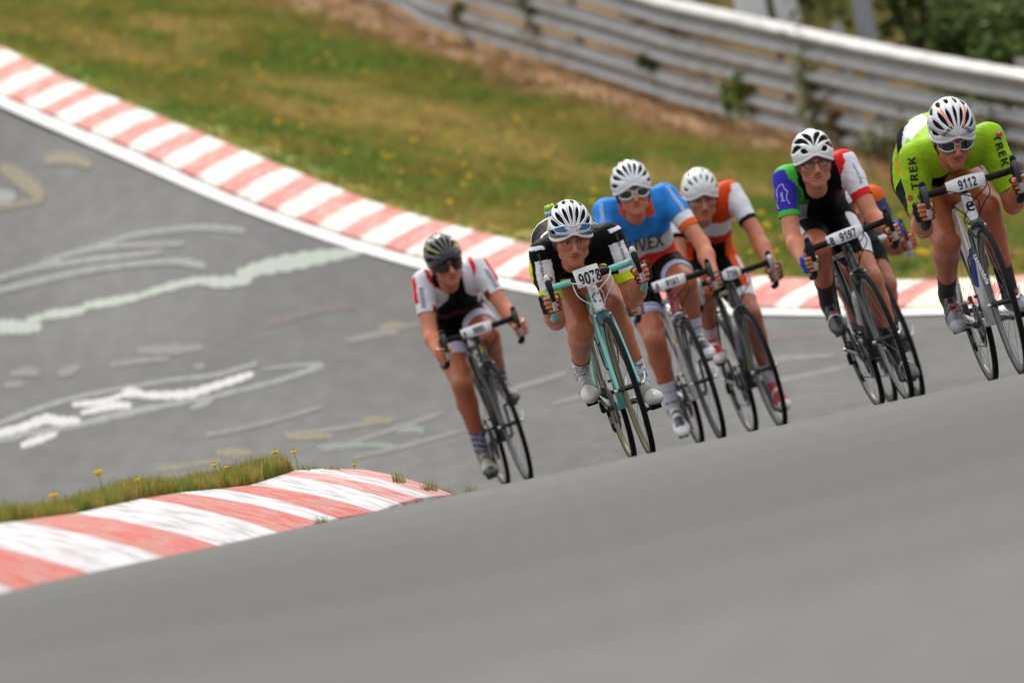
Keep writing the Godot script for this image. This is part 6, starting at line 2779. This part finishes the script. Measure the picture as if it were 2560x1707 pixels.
func rider_list() -> void:
	var black := mat("black_part", Color(0.009, 0.009, 0.010), 0.4)
	var black_tape := mat("tape_black", Color(0.009, 0.009, 0.010), 0.6)
	var hood_black := mat("hood_black", Color(0.008, 0.008, 0.009), 0.5)
	var lever_grey := mat("lever_grey", Color(0.06, 0.06, 0.063), 0.28, 0.6)
	var frame_black := paint("black", Color(0.007, 0.007, 0.008))
	var white := paint("white", Color(0.76, 0.76, 0.77))
	var rim_black := mat("rim_black", Color(0.022, 0.022, 0.024), 0.35)
	var rim_grey := mat("rim_grey", Color(0.16, 0.16, 0.165), 0.35, 0.6)
	var rim_silver := mat("rim_silver", Color(0.45, 0.45, 0.46), 0.3, 0.8)
	var celeste := paint("celeste", Color(0.16, 0.52, 0.47))
	var red := paint("red", Color(0.32, 0.012, 0.018))
	var blk := Color(0.006, 0.006, 0.007)
	var wht := Color(0.78, 0.78, 0.79)
	var silver := Color(0.45, 0.45, 0.46)
	riders = [
		{"id": 1, "front": Vector2(1326, 1206), "D": 56.0, "yaw": 7.5, "lean": 6.8, "crank": -84.0, "toe_r": 24.0, "toe_l": 22.0,
			"sh_r": Vector3(-0.158, 1.215, 0.23), "sh_l": Vector3(0.150, 1.195, 0.23), "el_r": Vector3(-0.225, 0.955, 0.32), "el_l": Vector3(0.205, 0.940, 0.33), "knee_r": -0.120, "knee_l": 0.088,
			"head_at": Vector3(-0.030, 1.272, 0.395), "head_rot": Vector3(4, 12, -1), "skin": Color(0.567, 0.197, 0.101), "face": Color(0.477, 0.166, 0.084), "sleeve": 0.185, "short": 0.27, "fat": 1.04,
			"label": "cyclist in black and white jersey with red sleeve stripes, black helmet and dark sunglasses", "bike_label": "black racing bicycle under the rider with the black helmet",
			"helmet": {"kind": "race", "base": Color(0.030, 0.030, 0.033), "trim": Color(0.40, 0.33, 0.02), "marks": "yellow", "rim": blk, "size": 0.98},
			"glasses": {"lens_key": "lens_black", "lens": Color(0.004, 0.004, 0.005), "frame": black, "tall": 0.025},
			"shoe": {"upper": Color(0.36, 0.33, 0.27), "sole": blk, "toe": Color(0.05, 0.05, 0.05), "straps": [[-0.06, 0.010, Color(0.10, 0.09, 0.08)], [-0.02, 0.010, Color(0.12, 0.11, 0.10)]]},
			"frame": frame_black, "head": frame_black, "fork": frame_black, "fork_low": frame_black, "tape": black_tape, "hood": hood_black, "lever": lever_grey, "rim": rim_grey,
			"plate": {"w": 0.172, "h": 0.060, "taper": 0.15, "text": [["9095", 0.036, 0.012, 0.0, 0.6], ["B", 0.026, -0.068, -0.002]]},
			"zip": 0.5, "words_at": [["AVIATOR", 0.026, "arm_r", 0.10, 0.8, Color(0.10, 0.10, 0.13), 0.0], ["AVIATOR", 0.026, "arm_l", 0.10, 0.8, Color(0.10, 0.10, 0.13), 0.0]],
			"stripe": [Vector3(0, 0.800, 0.4085), Vector3(0, 0.735, 0.4295), 0.011, mat("decal_yellow", Color(0.60, 0.45, 0.02), 0.4)],
			"bottle": ["dark bottle in the frame of the black bicycle at the back", mat("bottle_smoke", Color(0.14, 0.13, 0.13), 0.4), mat("bottle_cap", Color(0.03, 0.03, 0.03), 0.4)]},
		{"id": 2, "front": Vector2(1632, 1138), "D": 47.0, "yaw": 4.5, "lean": 6.6, "crank": 160.0, "toe_r": 24.0, "toe_l": 8.0, "cell": 0.009,
			"sh_r": Vector3(-0.158, 1.040, 0.30), "sh_l": Vector3(0.162, 1.012, 0.30), "el_r": Vector3(-0.195, 0.728, 0.275), "el_l": Vector3(0.172, 0.712, 0.275), "knee_r": -0.085, "knee_l": 0.070,
			"head_at": Vector3(-0.022, 1.062, 0.455), "head_rot": Vector3(-3, 16, -12), "skin": Color(0.567, 0.205, 0.104), "face": Color(0.453, 0.158, 0.086), "sleeve": 0.21, "short": 0.22, "arch": 0.085, "hipx": -0.02,
			"label": "cyclist in black and white jersey with neon yellow cuffs crouched over mint green bar tape", "bike_label": "mint green racing bicycle with white head tube badge",
			"helmet": {"kind": "race", "base": Color(0.72, 0.73, 0.75), "trim": Color(0.05, 0.05, 0.055), "marks": "lines", "rim": Color(0.6, 0.6, 0.62), "words": [["UVEX", 84, 52, 0.016]]},
			"glasses": {"lens_key": "lens_blue", "lens": Color(0.05, 0.18, 0.55), "metal": 0.7, "frame": mat("frame_silver", Color(0.6, 0.62, 0.66), 0.25, 0.4), "tall": 0.016, "R": 0.116, "up": Vector3(0, 0.046, 0.004), "tilt": -14.0, "outer": 46.0},
			"glove": {"back": blk, "palm": Color(0.014, 0.014, 0.015)},
			"shoe": {"upper": Color(0.50, 0.49, 0.45), "sole": blk, "toe": Color(0.50, 0.49, 0.45), "straps": [[-0.075, 0.014, Color(0.34, 0.34, 0.33)], [-0.035, 0.012, Color(0.40, 0.40, 0.38)], [0.0, 0.010, Color(0.30, 0.30, 0.29)]]},
			"frame": celeste, "head": white, "fork": celeste, "fork_low": celeste, "tape": mat("tape_celeste", Color(0.20, 0.53, 0.47), 0.6), "hood": mat("hood_white", Color(0.62, 0.62, 0.60), 0.5), "lever": black, "rim": mat("rim_olive", Color(0.16, 0.15, 0.06), 0.35, 0.5), "cable": mat("cable_white", Color(0.7, 0.7, 0.7), 0.4),
			"plate": {"w": 0.118, "h": 0.088, "x": -0.012, "y": 0.876, "taper": 0.05, "text": [["9078", 0.056, 0.008, -0.008, 0.62]]},
			"words_at": [["merkle-druck", 0.017, "arm_r", 0.075, 0.85, Color(0.03, 0.03, 0.035), 0.0], ["merkle-druck.de", 0.017, "arm_l", 0.085, 0.85, Color(0.03, 0.03, 0.035), 0.0], ["UVEX", 0.017, "chest", 0.62, 1.0, Color(0.45, 0.45, 0.47), 0.06], ["Kocher", 0.015, "chest", 0.56, 1.0, Color(0.30, 0.30, 0.32), -0.05]],
			"decals": [["C", 0.05, Vector3(0, 0.770, 0.427), Vector3(1, 0, 0), Vector3(0, 0.2, 1), mat("decal_grey", Color(0.12, 0.12, 0.14), 0.4)]],
			"marks_at": [["disc", "r", 0.135, -0.022, 0.013, [Color(0.6, 0.03, 0.02), Color(0.75, 0.45, 0.02), Color(0.03, 0.06, 0.35), Color(0.6, 0.05, 0.02)]], ["disc", "l", 0.150, 0.0, 0.015, [Color(0.6, 0.03, 0.02), Color(0.75, 0.45, 0.02), Color(0.75, 0.45, 0.02), Color(0.03, 0.06, 0.35)]]],
			"pocket": [[Vector3(-0.034, 1.195, -0.085), Color(0.30, 0.62, 0.75)], [Vector3(-0.026, 1.222, -0.095), Color(0.50, 0.70, 0.05)]]},
		{"id": 3, "front": Vector2(1810, 1106), "D": 54.0, "yaw": 5.8, "lean": 6.3, "crank": -96.0, "toe_r": 30.0, "toe_l": 22.0,
			"sh_r": Vector3(-0.165, 1.340, 0.15), "sh_l": Vector3(0.170, 1.318, 0.15), "el_r": Vector3(-0.245, 1.035, 0.28), "el_l": Vector3(0.255, 1.015, 0.28), "knee_r": -0.120, "knee_l": 0.115, "fat": 1.06,
			"head_at": Vector3(-0.012, 1.388, 0.32), "head_rot": Vector3(-2, 6, -7), "skin": Color(0.567, 0.193, 0.097), "face": Color(0.532, 0.175, 0.090), "sleeve": 0.23, "short": 0.30, "sock": 0.16,
			"label": "cyclist in blue jersey with red and white chest band and white framed sunglasses", "bike_label": "white and dark red racing bicycle under the rider in blue",
			"helmet": {"kind": "race", "base": Color(0.74, 0.75, 0.77), "trim": Color(0.3, 0.3, 0.3), "size": 1.02},
			"glasses": {"lens_key": "lens_black", "lens": Color(0.006, 0.006, 0.007), "frame": mat("frame_white", Color(0.76, 0.76, 0.77), 0.3), "tall": 0.024, "wire": 0.0046},
			"glove": {"back": Color(0.05, 0.05, 0.055), "palm": blk},
			"shoe": {"upper": Color(0.06, 0.06, 0.065), "sole": blk, "toe": Color(0.70, 0.69, 0.70), "side": Color(0.66, 0.65, 0.66), "straps": [[-0.06, 0.013, Color(0.62, 0.60, 0.58)], [-0.02, 0.011, Color(0.60, 0.58, 0.56)]]},
			"frame": white, "head": red, "fork": white, "fork_low": frame_black, "tape": black_tape, "hood": hood_black, "lever": lever_grey, "rim": rim_black, "deep": 0.034, "rim_logo": "BONTRAGER",
			"plate": {"w": 0.180, "h": 0.058, "taper": 0.1, "text": [["9161", 0.036, 0.016, 0.0, 0.68], ["A", 0.036, -0.066, 0.0]]},
			"zip": 0.35, "words_at": [["UVEX", 0.056, "chest", 0.27, 1.0, Color(0.02, 0.02, 0.022), 0.0], ["sports", 0.015, "chest", 0.17, 1.2, Color(0.05, 0.05, 0.055), 0.02], ["Continental", 0.028, "arm_r", 0.05, 0.8, Color(0.70, 0.74, 0.80), 0.0], ["Continental", 0.028, "arm_l", 0.05, 0.8, Color(0.70, 0.74, 0.80), 0.0]],
			"bottle": ["white bottle with yellow print in the frame of the white and red bicycle", mat("bottle_white", Color(0.70, 0.69, 0.67), 0.4), mat("bottle_cap_amber", Color(0.55, 0.35, 0.03), 0.4)]},
		{"id": 4, "front": Vector2(1958, 1062), "D": 55.5, "yaw": 8.0, "lean": 6.3, "crank": 93.0, "toe_r": 22.0, "toe_l": 30.0,
			"sh_r": Vector3(-0.110, 1.320, 0.18), "sh_l": Vector3(0.196, 1.298, 0.18), "el_r": Vector3(-0.205, 1.045, 0.28), "el_l": Vector3(0.240, 1.030, 0.29), "knee_r": -0.120, "knee_l": 0.100, "fat": 0.98,
			"head_at": Vector3(0.000, 1.315, 0.37), "head_rot": Vector3(-4, 14, -11), "skin": Color(0.510, 0.166, 0.080), "face": Color(0.430, 0.153, 0.084), "stubble": 0.25, "sleeve": 0.20, "short": 0.33,
			"label": "cyclist in orange and white jersey with black cuffs and smooth white helmet", "bike_label": "black racing bicycle with green stripe under the rider in orange",
			"helmet": {"kind": "few", "base": Color(0.68, 0.69, 0.66), "size": 0.96},
			"glove": {"back": blk, "palm": blk},
			"shoe": {"upper": Color(0.55, 0.02, 0.02), "sole": blk, "toe": Color(0.66, 0.62, 0.60), "straps": [[-0.06, 0.012, Color(0.60, 0.03, 0.03)], [-0.02, 0.010, Color(0.68, 0.64, 0.62)]]},
			"frame": frame_black, "head": frame_black, "fork": frame_black, "fork_low": frame_black, "tape": black_tape, "hood": hood_black, "lever": mat("lever_silver", Color(0.5, 0.5, 0.5), 0.3, 0.7), "rim": rim_grey,
			"plate": {"w": 0.100, "h": 0.066, "x": 0.01, "y": 0.880, "taper": 0.4, "text": [["716", 0.040, 0.0, 0.0, 0.7]]},
			"stripe": [Vector3(0, 0.665, 0.392), Vector3(0, 0.36, 0.106), 0.010, mat("decal_green", Color(0.20, 0.45, 0.05), 0.4)],
			"bottle": ["clear blue bottle in the frame of the black and green bicycle", mat("bottle_blue_grey", Color(0.22, 0.24, 0.36), 0.3), mat("bottle_cap_grey", Color(0.35, 0.35, 0.37), 0.4)]},
		{"id": 5, "front": Vector2(2276, 994), "D": 50.7, "yaw": 6.6, "lean": 8.8, "crank": 93.0, "toe_r": 32.0, "toe_l": 30.0, "cell": 0.0095,
			"sh_r": Vector3(-0.140, 1.240, 0.23), "sh_l": Vector3(0.168, 1.212, 0.23), "el_r": Vector3(-0.218, 0.972, 0.31), "el_l": Vector3(0.190, 0.915, 0.31), "knee_r": -0.105, "knee_l": 0.100,
			"head_at": Vector3(0.000, 1.262, 0.385), "head_rot": Vector3(-4, 5, -12), "skin": Color(0.567, 0.209, 0.108), "face": Color(0.453, 0.166, 0.090), "sleeve": 0.20, "short": 0.30, "sock": 0.15, "arch": 0.06, "hair": Color(0.03, 0.02, 0.015),
			"label": "bespectacled cyclist in black jersey with one blue and green and one white and red sleeve", "bike_label": "black racing bicycle with plate B 9197 on its bar",
			"helmet": {"kind": "fan", "base": Color(0.78, 0.775, 0.755), "rim": wht},
			"glasses": {"lens_key": "none", "lens": Color(0, 0, 0), "clear": true, "square": true, "frame": black, "tall": 0.017, "wire": 0.0015, "outer": 40.0, "in": 7.0, "R": 0.092},
			"glove": {"back": Color(0.02, 0.06, 0.45), "palm": Color(0.02, 0.02, 0.022)},
			"shoe": {"upper": Color(0.02, 0.02, 0.022), "sole": blk, "toe": Color(0.035, 0.035, 0.038), "straps": [[-0.085, 0.012, Color(0.03, 0.03, 0.032)], [-0.045, 0.010, Color(0.028, 0.028, 0.03)], [0.0, 0.007, Color(0.45, 0.45, 0.46)]], "dots": [[0.004, 0.084, -0.03]], "word": "SIDI"},
			"frame": frame_black, "head": frame_black, "fork": frame_black, "fork_low": frame_black, "tape": black_tape, "hood": hood_black, "lever": hood_black, "rim": mat("rim_mixed", Color(0.20, 0.19, 0.18), 0.35, 0.6),
			"plate": {"w": 0.188, "h": 0.062, "taper": 0.12, "text": [["9197", 0.043, 0.014, -0.002, 0.66], ["B", 0.036, -0.070, -0.004]]},
			"words_at": [["rad am ring", 0.020, "arm_l", 0.09, 1.0, Color(0.10, 0.12, 0.30), 0.0], ["judo", 0.022, "arm_r", 0.10, 1.0, Color(0.55, 0.58, 0.75), -0.2]],
			"marks_at": [["line", "r", 0.09, 0.0, [[-0.06, 0.035], [-0.03, 0.045], [-0.01, 0.028], [0.02, 0.030], [0.045, 0.015], [0.055, -0.01], [0.03, -0.016], [0.012, -0.03], [-0.02, -0.02], [-0.05, -0.03]], 0.0022, 0, -0.2]], "zip": 0.45,
			"bottle": ["clear white bottle in the frame of the bicycle with plate 9197", mat("bottle_clear", Color(0.52, 0.50, 0.50), 0.35), mat("bottle_cap_white", Color(0.62, 0.62, 0.62), 0.4)]},
		{"id": 6, "front": Vector2(2304, 990), "D": 54.6, "yaw": 6.5, "lean": 8.0, "crank": 0.0, "toe_r": 12.0, "toe_l": 24.0,
			"sh_r": Vector3(-0.150, 1.100, 0.28), "sh_l": Vector3(0.170, 1.090, 0.28), "el_r": Vector3(-0.20, 0.80, 0.28), "el_l": Vector3(0.185, 0.80, 0.27), "knee_r": -0.10, "knee_l": 0.10,
			"head_at": Vector3(0.03, 1.10, 0.42), "head_rot": Vector3(0, 14, -8), "skin": Color(0.521, 0.175, 0.090), "sleeve": 0.21, "short": 0.30,
			"label": "cyclist in orange and dark blue jersey and red gloves hidden behind the bespectacled rider", "bike_label": "racing bicycle with white bar tape hidden behind the black bicycle with plate 9197",
			"helmet": {"kind": "race", "base": Color(0.74, 0.74, 0.76)},
			"glove": {"back": Color(0.55, 0.015, 0.02), "palm": blk},
			"shoe": {"upper": Color(0.03, 0.03, 0.032), "sole": blk, "toe": Color(0.03, 0.03, 0.032), "straps": [[-0.05, 0.012, Color(0.4, 0.4, 0.4)]]},
			"frame": frame_black, "head": frame_black, "fork": frame_black, "fork_low": frame_black, "tape": mat("tape_white", Color(0.72, 0.72, 0.70), 0.6), "hood": hood_black, "lever": lever_grey, "rim": rim_black, "deep": 0.034},
		{"id": 7, "front": Vector2(2563, 934), "D": 44.9, "yaw": 5.3, "lean": 4.3, "crank": 176.0, "toe_r": 36.0, "toe_l": 6.0, "cell": 0.009,
			"sh_r": Vector3(-0.160, 1.050, 0.30), "sh_l": Vector3(0.186, 1.040, 0.30), "el_r": Vector3(-0.205, 0.740, 0.27), "el_l": Vector3(0.205, 0.730, 0.27), "knee_r": -0.100, "knee_l": 0.098,
			"head_at": Vector3(0.004, 1.082, 0.475), "head_rot": Vector3(-2, 24, -10), "skin": Color(0.544, 0.175, 0.084), "face": Color(0.453, 0.136, 0.069), "stubble": 0.18, "sleeve": 0.24, "short": 0.16, "fat": 1.05, "hem": 0.03, "arch": 0.105, "hipx": -0.035,
			"label": "cyclist in lime green jersey crouched low over the bar with silver and orange helmet", "bike_label": "white and black racing bicycle with plate 9112 on its bar",
			"helmet": {"kind": "race", "base": Color(0.66, 0.66, 0.68), "trim": Color(0.78, 0.17, 0.05), "marks": "orange", "rim": Color(0.55, 0.55, 0.57), "words": [["uvex", 62, 66, 0.015], ["uvex", -62, 66, 0.015]]},
			"glasses": {"lens_key": "lens_black", "lens": Color(0.006, 0.006, 0.007), "frame": mat("frame_silver", Color(0.6, 0.62, 0.66), 0.25, 0.4), "tall": 0.026, "wire": 0.0034},
			"glove": {"back": blk, "palm": Color(0.02, 0.02, 0.022)},
			"shoe": {"upper": Color(0.16, 0.16, 0.165), "sole": blk, "toe": Color(0.34, 0.34, 0.35), "side": Color(0.10, 0.10, 0.105), "straps": [[-0.080, 0.020, Color(0.008, 0.008, 0.009)], [-0.040, 0.010, Color(0.02, 0.02, 0.022)], [-0.008, 0.009, Color(0.02, 0.02, 0.022)]], "dots": [[0.010, 0.086, -0.036], [0.012, 0.076, -0.004]], "word": "SIDI"},
			"frame": white, "head": white, "fork": mat("fork_grey", Color(0.10, 0.10, 0.105), 0.3, 0.0, 0.6), "fork_low": frame_black, "tape": black_tape, "hood": hood_black, "lever": lever_grey, "rim": rim_grey, "deep": 0.030,
			"plate": {"w": 0.176, "h": 0.064, "taper": 0.25, "text": [["9112", 0.042, 0.006, -0.002, 0.66]]},
			"marks_at": [["disc", "l", 0.015, 0.012, 0.014, [Color(0.45, 0.02, 0.04), Color(0.6, 0.3, 0.3), Color(0.45, 0.02, 0.04)]], ["disc", "r", 0.185, 0.03, 0.012, [Color(0.45, 0.02, 0.06), Color(0.45, 0.02, 0.06)]]],
			"words_at": [["TREK", 0.036, "arm_r", 0.085, 1.15, Color(0.012, 0.012, 0.013), 0.1], ["TREK", 0.036, "arm_l", 0.085, 1.15, Color(0.012, 0.012, 0.013), -0.1]],
			"decals": [["e", 0.045, Vector3(0, 0.775, 0.4265), Vector3(1, 0, 0), Vector3(0, 0.2, 1), mat("decal_black", Color(0.02, 0.02, 0.02), 0.4)], ["cannondale", 0.021, Vector3(-0.045, 0.50, 0.528), Vector3(0.1, -1, 0.38), Vector3(-0.55, 0.25, 1), mat("letter_white", Color(0.78, 0.78, 0.78), 0.5), 1.0]],
			"bottle": ["blue bottle in the frame of the bicycle with plate 9112", mat("bottle_blue", Color(0.02, 0.06, 0.30), 0.35), mat("bottle_cap_blue", Color(0.02, 0.05, 0.22), 0.4)]},
	]

func bike_frame(sp: Dictionary) -> Transform3D:
	var y := deg_to_rad(sp.yaw)
	var b := Basis(Vector3.UP, y) * Basis(Vector3(0, 0, 1), deg_to_rad(sp.lean))
	var contact := at(sp.front.x, sp.front.y, sp.D - 0.58)
	var X := contact.x / -contact.z * F
	contact.y = EYE + road_height(X, -contact.z)
	var o := contact - b * Vector3(0, 0, 0.58)
	return Transform3D(b, o)

func build_riders() -> void:
	rider_list()
	var hf := head_field()
	var hm := field_mb(hf, Color.WHITE)
	cache["head_mb"] = hm
	var hd := hand_field()
	cache["hand"] = hd
	cache["hand_mb"] = field_mb(hd, Color.WHITE)
	cache["shoe"] = shoe_field()
	var id := WorkerThreadPool.add_group_task(compute_body, riders.size(), -1, true)
	WorkerThreadPool.wait_for_group_task_completion(id)
	for sp in riders:
		var t := bike_frame(sp)
		make_bike(sp, t)
		make_rider(sp, t)

func _ready() -> void:
	var t0 := Time.get_ticks_msec()
	set_camera_and_light()
	build_ground()
	print("ground ", Time.get_ticks_msec() - t0)
	build_background()
	print("background ", Time.get_ticks_msec() - t0)
	build_riders()
	print("riders ", Time.get_ticks_msec() - t0)
